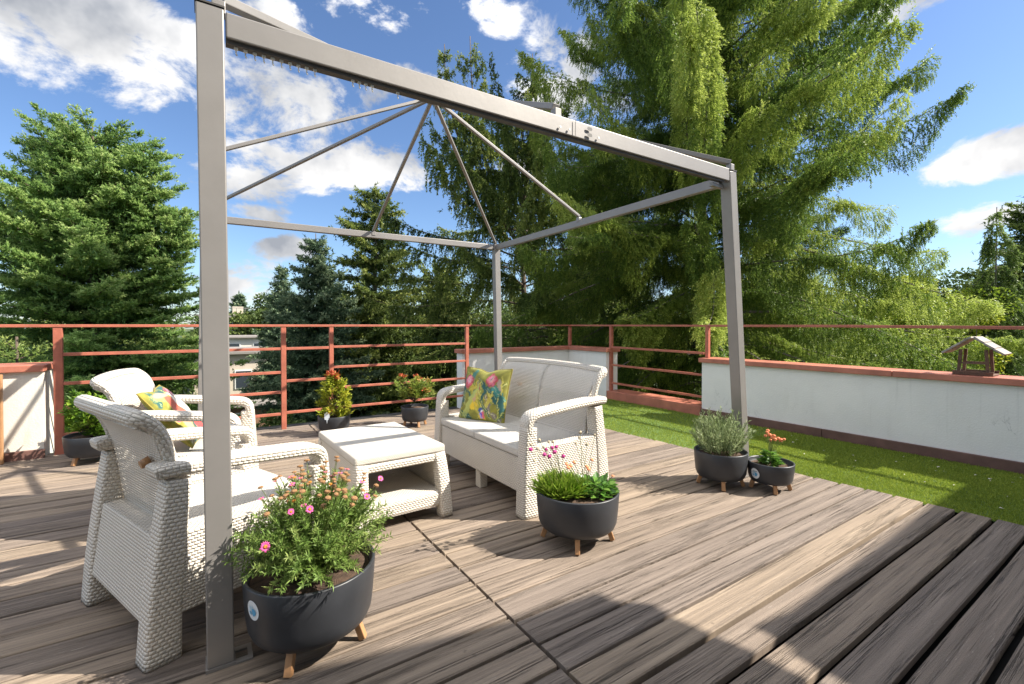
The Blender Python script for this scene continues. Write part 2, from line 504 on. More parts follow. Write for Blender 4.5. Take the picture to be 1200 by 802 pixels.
M_DECK = deck_material()
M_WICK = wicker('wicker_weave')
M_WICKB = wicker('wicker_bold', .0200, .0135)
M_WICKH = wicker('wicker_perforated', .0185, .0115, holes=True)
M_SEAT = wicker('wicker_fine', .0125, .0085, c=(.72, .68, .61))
M_METAL = plain('taupe_metal', (.25, .236, .224), .42, .25, .06, 5, .03)
M_TRACK = plain('dark_track', (.06, .055, .05), .5)
M_WHITEP = plain('white_plastic', (.75, .74, .70), .4)
M_RED = plain('red_paint', (.40, .125, .078), .5, 0, .22, 9, .12)
M_REDCAP = plain('red_metal_cap', (.42, .15, .097), .5, 0, .25, 5, .1)
M_BROWN = plain('brown_trim', (.145, .075, .06), .5, 0, .25, 7, .1)
M_WHITEW = plaster_mat('white_plaster', (.83, .81, .77), .10)
M_CREAM = plaster_mat('cream_plaster', (.70, .66, .58), .35)
M_POT = plain('black_planter', (.030, .032, .037), .42, 0, .2, 7, .04)
M_LEG = plain('oiled_wood', (.36, .19, .085), .5, 0, .25, 12, .1)
M_SOIL = plain('soil', (.085, .052, .034), .95, 0, .5, 40, .8)
M_BARK = plain('bark', (.105, .078, .058), .95, 0, .35, 6, .9)
M_BARKG = plain('grey_bark', (.17, .145, .125), .95, 0, .3, 6, .9)
M_DARK = plain('under_deck', (.012, .011, .010), .9)
M_GREYW = plain('grey_wood', (.30, .27, .245), .8, 0, .35, 18, .3)
M_DKWOOD = plain('dark_wood', (.12, .065, .04), .7, 0, .35, 18, .3)
M_STEM = plain('stem', (.10, .13, .03), .7)
M_TERR = plain('terrain', (.06, .085, .03), .95, 0, .4, .4, .3)

# ------------------------------------------------------------------ setting: terrain, deck, turf
GZ = -5.0
mb = MB()
mb.v += [Vector((x, y, GZ)) for x, y in ((-900, -900), (900, -900), (900, 900), (-900, 900))]
mb.face((0, 1, 2, 3))
struct(mb.put('ground', M_TERR))

def deck_edge(y): return 3.70 + .07 * (3.57 - y) if y < 3.57 else 3.70
Y_FAR = 5.78
def build_deck():
    mb = MB(); rnd = []
    pitch = .157
    k0 = -14
    for k in range(k0, 36):
        y0 = .543 + pitch * k
        for seg, (xa, xb) in enumerate(((-4.2, -1.45), (-1.444, .983), (.997, None))):
            off = (0.0, .031, 0.0)[seg]
            ya, yb = y0 + off + random.uniform(.0055, .008), y0 + off + pitch - random.uniform(.005, .008)
            if y0 < 1.0 and seg == 2: ya += .006; yb -= .006
            if yb > Y_FAR: continue
            x1 = deck_edge((ya + yb) / 2) + random.uniform(-.006, .004) if xb is None else xb
            zt = random.uniform(-.0022, .0012); tilt = random.uniform(-.0012, .0012)
            r = random.random(); b = len(mb.v); c = .004
            nx = max(2, int((x1 - xa) / .35)); wob = [random.uniform(-.0016, .0016) for _ in range(nx + 1)]
            prof = [(ya, -.03), (ya, -c), (ya + c, 0), (yb - c, 0), (yb, -c), (yb, -.03)]
            for i in range(nx + 1):
                x = xa + (x1 - xa) * i / nx
                for j, (y, z) in enumerate(prof):
                    mb.v.append(Vector((x, y + wob[i], z + zt + (tilt if j > 2 else -tilt))))
            m = len(prof)
            for i in range(nx):
                for j in range(m - 1):
                    mb.face((b + i * m + j, b + (i + 1) * m + j, b + (i + 1) * m + j + 1, b + i * m + j + 1)); rnd.append(r)
            mb.face([b + j for j in range(m)]); rnd.append(r)
            mb.face([b + nx * m + j for j in range(m)][::-1]); rnd.append(r)
    me = mb.mesh('deck', uv=False)
    a = me.attributes.new('rnd', 'FLOAT', 'FACE'); a.data.foreach_set('value', rnd)
    struct(put('deck', me, M_DECK))
    m2 = MB(); m2.box((-4.3, -3, -.45), (5.6, 6.45, -.11)); struct(m2.put('roof_slab', M_DARK))
build_deck()

def build_turf():
    m = MB()
    ys = [-2.5, 0, 1, 2, 3, 3.57, 4.5, 6.25]
    for i, y in enumerate(ys):
        m.v.append(Vector((deck_edge(y) - .004, y, -.016))); m.v.append(Vector((5.32, y, -.016)))
        if i: m.face((2 * i - 2, 2 * i - 1, 2 * i + 1, 2 * i))
    struct(m.put('turf_base', plain('turf_backing', (.08, .14, .03), .9)))
    n = 150000
    y = rng.uniform(-1.0, 6.2, n); y = np.where(rng.random(n) < .35, rng.uniform(.3, 2.6, n), y)
    e = np.where(y < 3.57, 3.70 + .07 * (3.57 - y), 3.70)
    x = e - .008 + rng.random(n) * (5.315 - e)
    P = np.stack([x, y, np.full(n, -.016)], 1)
    D = np.stack([rng.normal(0, .55, n), rng.normal(0, .55, n), np.ones(n)], 1)
    U = rng.normal(size=(n, 3)); U[:, 2] *= .3
    patch = .5 + .22 * np.sin(x * 5.1 + y * 2.3) + .18 * np.sin(y * 6.7 - x * 3.1)
    var = np.clip(rng.beta(2, 2.6, n) * .8 + patch * .2, 0, 1)
    me = leaf_mesh('grass', P, D, U, rng.uniform(.012, .027, n), rng.uniform(.003, .006, n), var)
    o = put('grass', me, grass_mat()); struct(o, 'stuff'); o['label'] = 'short green artificial turf along the white parapet'
build_turf()

def litter():
    m = MB(); g = random.Random(3)
    for i in range(26):
        x = g.uniform(4.1, 5.2); y = g.uniform(.6, 2.4)
        a = g.uniform(0, 6.3); l = g.uniform(.004, .014); w = g.uniform(.002, .005); z = g.uniform(.006, .012)
        dx, dy = math.cos(a), math.sin(a); b = len(m.v)
        for s, q, zz in ((-1, -1, 0), (1, -.6, .004), (1.1, .7, .002), (-.8, 1, .005)):
            m.v.append(Vector((x + dx * s * l - dy * q * w, y + dy * s * l + dx * q * w, z + zz)))
        m.face((b, b + 1, b + 2, b + 3))
    o = m.put('fallen_petals', plain('petal', (.62, .58, .5), .7)); struct(o, 'stuff'); o['label'] = 'pale fallen bits lying on the turf'
litter()

# ------------------------------------------------------------------ parapets and walls
def build_walls():
    # long parapet on the right
    t = thing('parapet', 'long low white plaster parapet with red metal coping beside the turf', 'wall', (5.3, 1, 0))
    L = Matrix.Translation((-5.3, -1, 0))
    m = MB(); m.box((5.3, -3.2, -.3), (5.56, 3.6, .67), M=L); m.put('wall', M_WHITEW, t)
    for (a, b) in ((-3.2, -.9), (-.896, 1.62), (1.624, 3.63)):
        m = MB(); m.box((5.265, a, .672), (5.60, b, .728), M=L); m.put('coping', M_REDCAP, t, bevel=.006)
    for (a, b) in ((-3.2, -.2), (-.196, 2.2), (2.204, 3.602)):
        m = MB(); m.box((5.272, a, -.02), (5.298, b, .082), M=L); m.put('base_trim', M_BROWN, t, bevel=.004)
    # low red sill in the opening
    m = MB(); m.box((5.27, 3.606, -.02), (5.62, 5.262, .114))
    tag(m.put('sill', M_REDCAP, bevel=.006), 'low red painted sill under the rails between two white walls', 'sill')
    # corner walls
    t = thing('corner_wall', 'white low corner wall with red coping behind the sofa', 'wall', (5.2, 6.2, 0))
    L = Matrix.Translation((-5.2, -6.2, 0))
    m = MB(); m.box((3.2, 6.18, -.3), (5.52, 6.36, .72), M=L); m.put('wall', M_WHITEW, t)
    m = MB(); m.box((5.27, 5.27, -.3), (5.52, 6.177, .72), M=L); m.put('wall', M_WHITEW, t)
    m = MB(); m.box((3.17, 6.145, .722), (5.55, 6.39, .782), M=L); m.put('coping', M_REDCAP, t, bevel=.006)
    m = MB(); m.box((5.235, 5.235, .722), (5.55, 6.142, .782), M=L); m.put('coping', M_REDCAP, t, bevel=.006)
    # block at the left
    t = thing('wall_block', 'short cream wall block with red coping at the left railing end', 'wall', (-1.5, 5.6, 0))
    L = Matrix.Translation((1.5, -5.6, 0))
    m = MB(); m.box((-2.6, 5.6, -.3), (-1.18, 5.98, .745), M=L); m.put('wall', M_CREAM, t)
    m = MB(); m.box((-2.6, 5.565, .747), (-1.165, 6.0, .805), M=L); m.put('coping', M_REDCAP, t, bevel=.006)
    m = MB(); m.box((-2.6, 5.57, -.02), (-1.17, 5.598, .075), M=L); m.put('base_trim', M_BROWN, t, bevel=.004)
    # lattice leaning on it
    t = thing('lattice_panel', 'brown wooden lattice panel at the left picture edge', 'lattice', (-1.43, 5.5, 0))
    m = MB(); m.box((-.03, -.02, 0), (.03, .02, .74)); m.box((-.9, -.02, .0), (-.032, .02, .05)); m.box((-.9, -.02, .69), (-.032, .02, .74)); m.put('frame', M_LEG, t, bevel=.004)
    m = MB()
    for k in range(9):
        x = -.95 + k * .13
        for s, yo in ((1, -.004), (-1, .004)):
            x0, x1 = x, x + s * .64
            lo, hi = -.9, -.034
            z0, z1 = .05, .69
            pts = []
            for (tt) in (0, 1):
                pts.append([x0 + (x1 - x0) * tt, z0 + (z1 - z0) * tt])
            def clip(p, q):
                for lim, sg in ((lo, 1), (hi, -1)):
                    if (p[0] - lim) * sg < 0:
                        if (q[0] - lim) * sg <= 0: return None
                        f = (lim - p[0]) / (q[0] - p[0]); p = [lim, p[1] + (q[1] - p[1]) * f]
                    if (q[0] - lim) * sg < 0:
                        f = (lim - p[0]) / (q[0] - p[0]); q = [lim, p[1] + (q[1] - p[1]) * f]
                return p, q
            r = clip(*pts)
            if r: m.bar((r[0][0], yo, r[0][1]), (r[1][0], yo, r[1][1]), .007, .025, up=(0, 0, 1))
    m.put('lattice', M_LEG, t)
    m = MB(); m.tube([(-1.535, 5.54, .0), (-1.535, 5.54, 1.2)], .012, 8)
    tag(m.put('thin_post', plain('pale_blue_paint', (.45, .52, .58), .5)), 'thin pale blue post beside the brown lattice', 'post')
build_walls()

def build_railings():
    def rail_thing(label, loc):
        return thing('railing', label, 'railing', loc, 0, 'red metal railings round the terrace')
    def bars(t, off, posts, rails):
        o = Vector(off)
        for p in posts:
            (x, y), z0, z1, w, d = p
            m = MB(); m.box((x - w / 2, y - d / 2, z0), (x + w / 2, y + d / 2, z1), M=Matrix.Translation(-o)); m.put('post', M_RED, t, bevel=.003)
        for pts, w, h in rails:
            m = MB()
            for a, b in zip(pts[:-1], pts[1:]): m.bar(Vector(a) - o, Vector(b) - o, w, h)
            m.put('rail', M_RED, t, bevel=.003)
    Y = 5.65
    t = rail_thing('red metal railing along the far deck edge behind the table and chairs', (0, Y, 0))
    posts = [((x, Y), -.04, 1.128, w, .04) for x, w in ((-3.0, .05), (-1.09, .062), (.717, .05), (1.219, .045), (2.995, .045))]
    rails = [([(-3.2, Y, 1.142), (3.02, Y, 1.142)], .05, .026)]
    for z in (.888, .628, .41, .170): rails.append(([(-1.06, Y - .005, z), (.69, Y - .005, z)], .02, .03))
    for z in (.888, .53, .180): rails.append(([(.743, Y - .005, z), (1.195, Y - .005, z)], .02, .03))
    for z in (.896, .66, .42, .184): rails.append(([(1.243, Y - .005, z), (2.972, Y - .005, z)], .02, .028))
    bars(t, (0, Y, 0), posts, rails)
    t = rail_thing('red metal railing over the corner wall and along the right parapet', (5.36, 5.2, 0))
    posts = [((5.36, 5.25), .116, 1.128, .05, .045), ((5.36, 3.56), .73, 1.128, .045, .045), ((5.38, -1.5), .73, 1.128, .045, .045), ((5.36, 6.25), .784, 1.128, .045, .045)]
    rails = [([(3.03, Y, 1.142), (3.25, 6.25, 1.142)], .05, .026), ([(3.25, 6.25, 1.142), (5.38, 6.25, 1.142)], .05, .026),
             ([(5.36, 6.22, 1.142), (5.36, 2.0, 1.138)], .05, .026), ([(5.36, 1.998, 1.138), (5.36, -3.2, 1.09)], .05, .026)]
    for z in (.80, .52, .235): rails.append(([(5.35, 5.225, z), (5.35, 3.606, z - .015)], .022, .03))
    bars(t, (5.36, 5.2, 0), posts, rails)
build_railings()

# ------------------------------------------------------------------ house behind the camera (its eaves shade the near deck)
def build_house():
    t = thing('house', 'pale rendered house wall with stepped eaves behind the terrace', 'house', (2, -1.2, 0))
    o = Vector((2, -1.2, 0))
    def back(p, yp=-1.2):
        z = (p[1] - yp) / .61
        return Vector((p[0] + .92 * z, yp, z)) - o
    def prism(name, pts, d, mat):
        m = MB(); n = len(pts)
        m.v += [Vector(p) for p in pts] + [Vector(p) + Vector((0, -d, 0)) for p in pts]
        m.face(range(n)); m.face(range(2 * n - 1, n - 1, -1))
        for i in range(n): m.face((i, n + i, n + (i + 1) % n, (i + 1) % n))
        m.put(name, mat, t)
    left = [back(p) for p in ((-9, 1.72), (.23, 1.66), (1.013, 1.494), (1.41, 1.448), (1.415, 1.363), (1.529, 1.259), (1.522, 1.17), (1.601, .887), (1.66, .50))]
    right = [back(p) for p in ((1.702, .77), (1.705, .808), (1.753, .802), (1.734, .955), (1.951, .926), (3.862, .975), (9, .95))]
    xr = right[0].x + .05
    prism('eaves', left + [Vector((xr, 0, left[-1].z - .05)), Vector((xr, 0, .02)), Vector((left[0].x, 0, .02))], .25, M_CREAM)
    prism('wall', [Vector((xr + .004, 0, .02))] + right + [Vector((right[-1].x, 0, .02))], .25, M_WHITEW)
build_house()

# ------------------------------------------------------------------ pergola
def build_pergola():
    t = thing('pergola', 'bare taupe metal pergola frame with hip rafters over the seating', 'pergola', (1.5, 3.4, 0))
    o = Vector((1.5, 3.4, 0))
    ZB = 2.11                                      # beam underside
    A, B, Cc, Dd = Vector((.035, 1.853, 0)), Vector((3.03, 1.868, 0)), Vector((3.035, 4.95, 0)), Vector((.07, 4.95, 0))
    AP = Vector((1.5, 3.39, 2.93))
    def post(foot, top, w, front=True):
        m = MB(); m.bar(foot - o, top - o, w, w, up=(0, 1, 0)); p = m.put('post', M_METAL, t, bevel=.004)
        m = MB(); c = top - o; m.box((c.x - w / 2 - .003, c.y - w / 2 - .003, c.z + .001), (c.x + w / 2 + .003, c.y + w / 2 + .003, c.z + .007)); m.put('cap', M_TRACK, p)
        m = MB(); f = foot - o
        m.box((f.x - w / 2 - .004, f.y - w / 2 - .004, .001), (f.x + w / 2 + .004, f.y + w / 2 + .004, .012))
        if front:
            x0 = f.x + w / 2 + .005
            m.box((x0, f.y - .045, .001), (x0 + .05, f.y - .022, .008)); m.box((x0, f.y + .022, .001), (x0 + .05, f.y + .045, .008)); m.box((x0 + .036, f.y - .022, .001), (x0 + .05, f.y + .022, .008))
        m.put('foot_plate', M_METAL, p)
    post(A + Vector((0, 0, .012)), A + Vector((-.015, 0, 2.195)), .078)
    post(Vector((3.41, 1.965, .012)), B + Vector((0.02, 0.01, 2.215)), .078)
    post(Cc + Vector((0.05, 0, .012)), Cc + Vector((0, 0, 2.15)), .075)
    post(Dd + Vector((-.10, 0, .012)), Dd + Vector((-.06, 0, 2.15)), .075)
    # front beam with its curtain track
    def beam(p, q, h, w, name='beam'):
        m = MB(); m.bar(p - o, q - o, w, h); return m.put(name, M_METAL, t, bevel=.004)
    fb = beam(Vector((A.x + .030, A.y, ZB + .042)), Vector((B.x - .02, B.y, ZB + .072)), .084, .055)
    m = MB(); m.bar(Vector((A.x + .03, A.y, ZB - .007)) - o, Vector((B.x - .06, B.y, ZB + .024)) - o, .032, .012); m.put('curtain_track', M_TRACK, fb)
    for i, d in enumerate([.03 + .028 * k for k in range(10)] + [.42, .445, .47, .495, .60]):
        f = d / 3.0
        m = MB(); c = Vector((A.x + .03 + d, A.y, ZB - .013 + .031 * f)) - o
        m.box((c.x - .006, c.y - .004, c.z - .008), (c.x + .006, c.y + .004, c.z)); m.tube([(c.x, c.y, c.z - .008), (c.x, c.y, c.z - .02), (c.x + .003, c.y, c.z - .026)], .0024, 6)
        m.put('curtain_glider', M_WHITEP, fb)
    # joint and slots in the front beam
    def on_beam(x): return Vector((x, A.y - .029, ZB + .042 + .030 * x / 3.0)) - o
    m = MB()
    for dz in (-.017, .015):
        c = on_beam(1.70); b0 = len(m.v)
        for k in range(20):
            an = 2 * math.pi * k / 20; m.v.append(Vector((c.x + .010 * math.cos(an) + math.copysign(.008, math.cos(an)), c.y + .0005, c.z + dz + .0095 * math.sin(an))))
        m.face([b0 + k for k in range(20)][::-1])
    m.put('slot', M_TRACK, fb)
    for x in (1.50, 1.56, 1.765):
        m = MB(); c = on_beam(x); m.tube([(c.x, c.y + .003, c.z - .018), (c.x, c.y - .001, c.z - .018)], .006, 10)
        m.put('bolt', M_WHITEP, fb)
    m = MB(); c = on_beam(1.60); m.box((c.x - .001, c.y - .0005, c.z - .041), (c.x + .001, c.y + .002, c.z + .041)); m.put('joint', M_TRACK, fb)
    beam(Cc + Vector((-.02, 0, 2.115)), Dd + Vector((-.02, 0, 2.10)), .062, .05)
    beam(B + Vector((-.01, .04, 2.148)), Cc + Vector((0, -.0385, 2.115)), .066, .045)
    beam(A + Vector((0, .04, 2.148)), Dd + Vector((-.06, -.0385, 2.105)), .066, .045)
    # bracket at the right front corner
    m = MB(); m.bar(B + Vector((-.16, .02, 2.105)) - o, B + Vector((-.02, .03, 2.108)) - o, .03, .022); m.put('bracket', M_METAL, t)
    # hip and mid rafters up to the apex
    ends = [A + Vector((.01, .01, 2.25)), B + Vector((.03, 0, 2.28)), Cc + Vector((-.02, -.02, 2.165)), Dd + Vector((.06, -.05, 2.26)),
            Vector((1.5, 1.86, 2.262)), Vector((3.02, 3.39, 2.20)), Vector((1.5, 4.94, 2.155)), Vector((.09, 3.36, 2.22))]
    for i, e in enumerate(ends):
        m = MB(); wide = i in (0, 1, 4)
        k = (AP - e).normalized()
        m.bar(e - o, AP - k * .05 - o, .045 if wide else .028, .03 if wide else .022)
        r = m.put('rafter', M_METAL, t, bevel=.003)
        m = MB(); c = e - o
        m.box((c.x - .02, c.y - .02, c.z - .055), (c.x + .02, c.y + .02, c.z - .012)); m.put('bracket', M_METAL, r, bevel=.003)
    m = MB(); c = AP - o; m.lathe([(0, -.03), (.06, -.03), (.07, -.01), (.06, .02), (0, .03)], 16, origin=c); m.put('hub', M_METAL, t)
build_pergola()

# ------------------------------------------------------------------ wicker furniture
def lerp(a, b, f): return a + (b - a) * f
def smooth_path(ctrl, n):
    """Catmull-Rom through control tuples"""
    P = [ctrl[0]] + list(ctrl) + [ctrl[-1]]; out = []
    segs = len(ctrl) - 1
    for i in range(n + 1):
        g = i / n * segs; k = min(int(g), segs - 1); f = g - k
        a, b, c, d = P[k], P[k + 1], P[k + 2], P[k + 3]
        out.append(tuple(.5 * (2 * b[j] + (c[j] - a[j]) * f + (2 * a[j] - 5 * b[j] + 4 * c[j] - d[j]) * f * f + (3 * b[j] - a[j] - 3 * c[j] + d[j]) * f ** 3) for j in range(len(a))))
    return out

def seat_unit(name, label, cat, W, loc, rz, group, splits):
    """x runs from the front edge (0) to the back (.70), y across, z up"""
    t = thing(name, label, cat, loc, rz, group)
    half = W / 2
    for s in (-1, 1):
        yc = s * (half - .052)
        # front leg flowing into the arm in one bent strip, rear leg tapering upwards
        ctrl = [(.050, yc, .0, .050, .056), (.050, yc, .20, .048, .050), (.054, yc, .40, .046, .044), (.058, yc, .535, .045, .040)]
        pts = smooth_path(ctrl, 16)
        m = MB(); m.sweep([p[:3] for p in pts], [p[3] for p in pts], [p[4] for p in pts]); m.put('leg', M_WICKB, t)
        ctrl = [(.650, yc, .0, .050, .056), (.640, yc, .20, .048, .050), (.618, yc, .42, .046, .044), (.596, yc, .615, .045, .038)]
        pts = smooth_path(ctrl, 16)
        m = MB(); m.sweep([p[:3] for p in pts], [p[3] for p in pts], [p[4] for p in pts]); m.put('leg', M_WICKB, t)
        ctrl = [(.048, yc, .500, .047, .024), (.046, yc, .555, .049, .025), (.066, yc, .592, .052, .025), (.115, yc, .610, .054, .025), (.25, yc, .624, .055, .024), (.42, yc, .640, .055, .024), (.58, yc, .650, .054, .024), (.652, yc, .651, .053, .024), (.668, yc, .649, .046, .015)]
        pts = smooth_path(ctrl, 40)
        m = MB(); m.sweep([p[:3] for p in pts], [p[3] for p in pts], [p[4] for p in pts], cr=.75, nc=4, swap=False); m.put('arm', M_WICKB, t)
        # solid side below the seat, flush with the legs
        m = MB(); y0, y1 = yc - .040, yc + .040
        b = len(m.v)
        for y in (y0, y1):
            for (x, z) in ((.085, .150), (.610, .150), (.585, .425), (.085, .405)): m.v.append(Vector((x, y, z)))
        for q in ((0, 1, 2, 3), (7, 6, 5, 4), (0, 4, 5, 1), (1, 5, 6, 2), (2, 6, 7, 3), (3, 7, 4, 0)): m.face([b + i for i in q])
        m.put('side_panel', M_WICK, t)
    yi = half - .1005
    # front and rear aprons, seat slabs
    m = MB(); m.box((.030, -yi, .130), (.060, yi, .345)); m.put('front_panel', M_WICK, t, bevel=.006)
    m = MB()
    for (x, z) in ((.660, .130), (.690, .130), (.652, .412), (.560, .412)):
        for y in (-yi, yi): m.v.append(Vector((x, y, z)))
    for q in ((0, 1, 3, 2), (2, 3, 5, 4), (4, 5, 7, 6), (6, 7, 1, 0), (0, 2, 4, 6), (7, 5, 3, 1)): m.face(q)
    m.put('rear_panel', M_WICK, t, bevel=.006)
    for k in range(splits):
        a = lerp(-yi, yi, k / splits) + (.0015 if k else 0); c = lerp(-yi, yi, (k + 1) / splits) - (.0015 if k < splits - 1 else 0)
        m = MB(); m.box((.018, a, .349), (.612, c, .400)); m.put('seat', M_SEAT, t, bevel=.012)
    if splits > 1:
        m = MB(); m.box((.05, -.035, 0), (.11, .035, .13)); m.put('leg', M_WICK, t, bevel=.006)
        m = MB(); m.box((.57, -.035, 0), (.62, .035, .13)); m.put('leg', M_WICK, t, bevel=.006)
    # curved backrest shell
    prof = smooth_path([(.560, .385), (.575, .48), (.590, .60), (.615, .72), (.655, .805), (.712, .850)], 26)
    for k in range(splits):
        a = lerp(-1, 1, k / splits); c = lerp(-1, 1, (k + 1) / splits)
        m = MB(); na = 14; th = .030
        Ls = [0]
        for i in range(1, len(prof)): Ls.append(Ls[-1] + math.hypot(prof[i][0] - prof[i - 1][0], prof[i][1] - prof[i - 1][1]))
        def P(i, j, back):
            f = lerp(a, c, j / na); fz = i / (len(prof) - 1)
            w = lerp(yi - .004, half - .052, min(1, max(0, (fz - .50) * 2.4)))
            x, z = prof[i]
            x -= .022 * f * f * fz; z -= .012 * f * f * fz
            t0 = prof[max(i - 1, 0)]; t1 = prof[min(i + 1, len(prof) - 1)]
            tx, tz = t1[0] - t0[0], t1[1] - t0[1]; l = math.hypot(tx, tz)
            th_ = th * (.55 + .75 * fz)
            nx, nz = tz / l, -tx / l
            y = f * w + (.0015 if (j == 0 and k) else 0) - (.0015 if (j == na and k < splits - 1) else 0)
            q = th_ if back else 0
            return Vector((x + nx * q, y, z + nz * q)), (f * w, Ls[i])
        ids = {}
        for back in (0, 1):
            for i in range(len(prof)):
                for j in range(na + 1):
                    p, uv = P(i, j, back); ids[back, i, j] = (len(m.v), uv); m.v.append(p)
        for back in (0, 1):
            for i in range(len(prof) - 1):
                for j in range(na):
                    q = [ids[back, i, j], ids[back, i, j + 1], ids[back, i + 1, j + 1], ids[back, i + 1, j]]
                    if not back: q = q[::-1]
                    m.face([w[0] for w in q], uv=[w[1] for w in q], sm=True)
        n = len(prof) - 1
        for j in range(na):
            for i, fl in ((0, 0), (n, 1)):
                q = [ids[0, i, j][0], ids[0, i, j + 1][0], ids[1, i, j + 1][0], ids[1, i, j][0]]
                m.face(q[::-1] if not fl else q)
        for i in range(n):
            for j, fl in ((0, 0), (na, 1)):
                q = [ids[0, i, j][0], ids[1, i, j][0], ids[1, i + 1, j][0], ids[0, i + 1, j][0]]
                m.face(q[::-1] if not fl else q)
        m.put('backrest', M_WICKH, t)
    # thick rolled rim: up the sides and over the top
    for s in ():
        pts = []
        for i in range(12, len(prof)):
            fz = i / (len(prof) - 1)
            w = half - .040
            pts.append((prof[i][0] + .016 - .020 * fz, s * w, prof[i][1] - .012 * fz))
        m = MB(); m.sweep(pts, .022, [lerp(.020, .030, i / (len(pts) - 1)) for i in range(len(pts))], cr=.8); m.put('rim', M_WICKB, t)
    # rolled rim: up one side, round the corner, over the top and down again
    npf = len(prof) - 1; path = []
    def on_shell(i, y):
        f = y / (half - .045); fz = i / npf
        i0 = min(int(i), npf - 1); fr = i - i0
        return Vector((lerp(prof[i0][0], prof[i0 + 1][0], fr) - .022 * f * f * fz + .012, y, lerp(prof[i0][1], prof[i0 + 1][1], fr) - .012 * f * f * fz))
    wy = half - .062
    for q in range(10): path.append(on_shell(lerp(12, npf - 2.2, q / 9), wy))
    for q in range(1, 6):
        an = q / 6 * math.pi / 2
        path.append(on_shell(npf - 2.2 + 1.9 * math.sin(an), wy - .030 * (1 - math.cos(an))))
    for q in range(1, 16): path.append(on_shell(npf - .3, lerp(wy - .030, 0, q / 16)))
    path = path + [Vector((p.x, -p.y, p.z)) for p in path[::-1]]
    m = MB(); m.tube(path, [lerp(.018, .029, min(1, min(q, len(path) - 1 - q) / 12)) for q in range(len(path))], 14, uv=True); m.put('rim', M_WICKB, t)
    # screw knob on the rear of the shell
    m = MB(); m.tube([(.632, half * .52, .66), (.660, half * .52, .652)], [.020, .015], 12); m.put('knob', M_LEG, t)
    return t

SOFA_C = Vector((1.555, 2.865, 0))
seat_unit('sofa', 'white wicker two seat sofa facing the table', 'sofa', 1.31, SOFA_C, 0, None, 2)
CH1 = (Vector((.345, 2.52, 0)), math.atan2(-.37, -.93))
CH2 = (Vector((.25, 3.50, 0)), math.atan2(.18, -.98))
seat_unit('armchair', 'white wicker armchair nearest the front pergola post, seen from behind', 'armchair', .74, CH1[0], CH1[1], 'white wicker armchairs', 1)
seat_unit('armchair', 'white wicker armchair with a yellow patterned cushion, farther back by the railing', 'armchair', .74, CH2[0], CH2[1], 'white wicker armchairs', 1)

def build_table():
    t = thing('coffee_table', 'white wicker coffee table with lower shelf between chairs and sofa', 'table', (.932, 2.985, 0), R(2.2))
    # x across (.56), y long (.78 top, .94 foot)
    m = MB(); m.box((-.276, -.408, .374), (.276, .408, .421)); m.put('tabletop', M_SEAT, t, bevel=.013)
    for s in (-1, 1):
        for q in (-1, 1):
            pts = smooth_path([(q * .254, s * .440, 0, .038, .042), (q * .250, s * .424, .15, .037, .040), (q * .242, s * .398, .30, .036, .036), (q * .236, s * .384, .371, .036, .030)], 10)
            m = MB(); m.sweep([p[:3] for p in pts], [p[3] for p in pts], [p[4] for p in pts], side=(1, 0, 0)); m.put('leg', M_WICKB, t)
        m = MB(); m.sweep([(x, s * .383, .348) for x in [lerp(-.235, .235, i / 12) for i in range(13)]], .030, .024, side=(0, 1, 0), cr=.5, swap=False)
        m.put('rail', M_WICKB, t)
        m = MB(); xx = s * .252
        for x in (xx - .012, xx + .012):
            for (y, z) in ((-.392, .070), (.392, .070), (.366, .372), (-.366, .372)): m.v.append(Vector((x, y, z)))
        for q in ((0, 1, 2, 3), (7, 6, 5, 4), (0, 4, 5, 1), (1, 5, 6, 2), (2, 6, 7, 3), (3, 7, 4, 0)): m.face(q)
        m.put('side_panel', M_WICK, t)
    # deep shelf bowed between the legs
    m = MB(); m.box((-.238, -.452, .062), (.238, .452, .158)); m.put('shelf', M_WICK, t, bevel=.022)
build_table()

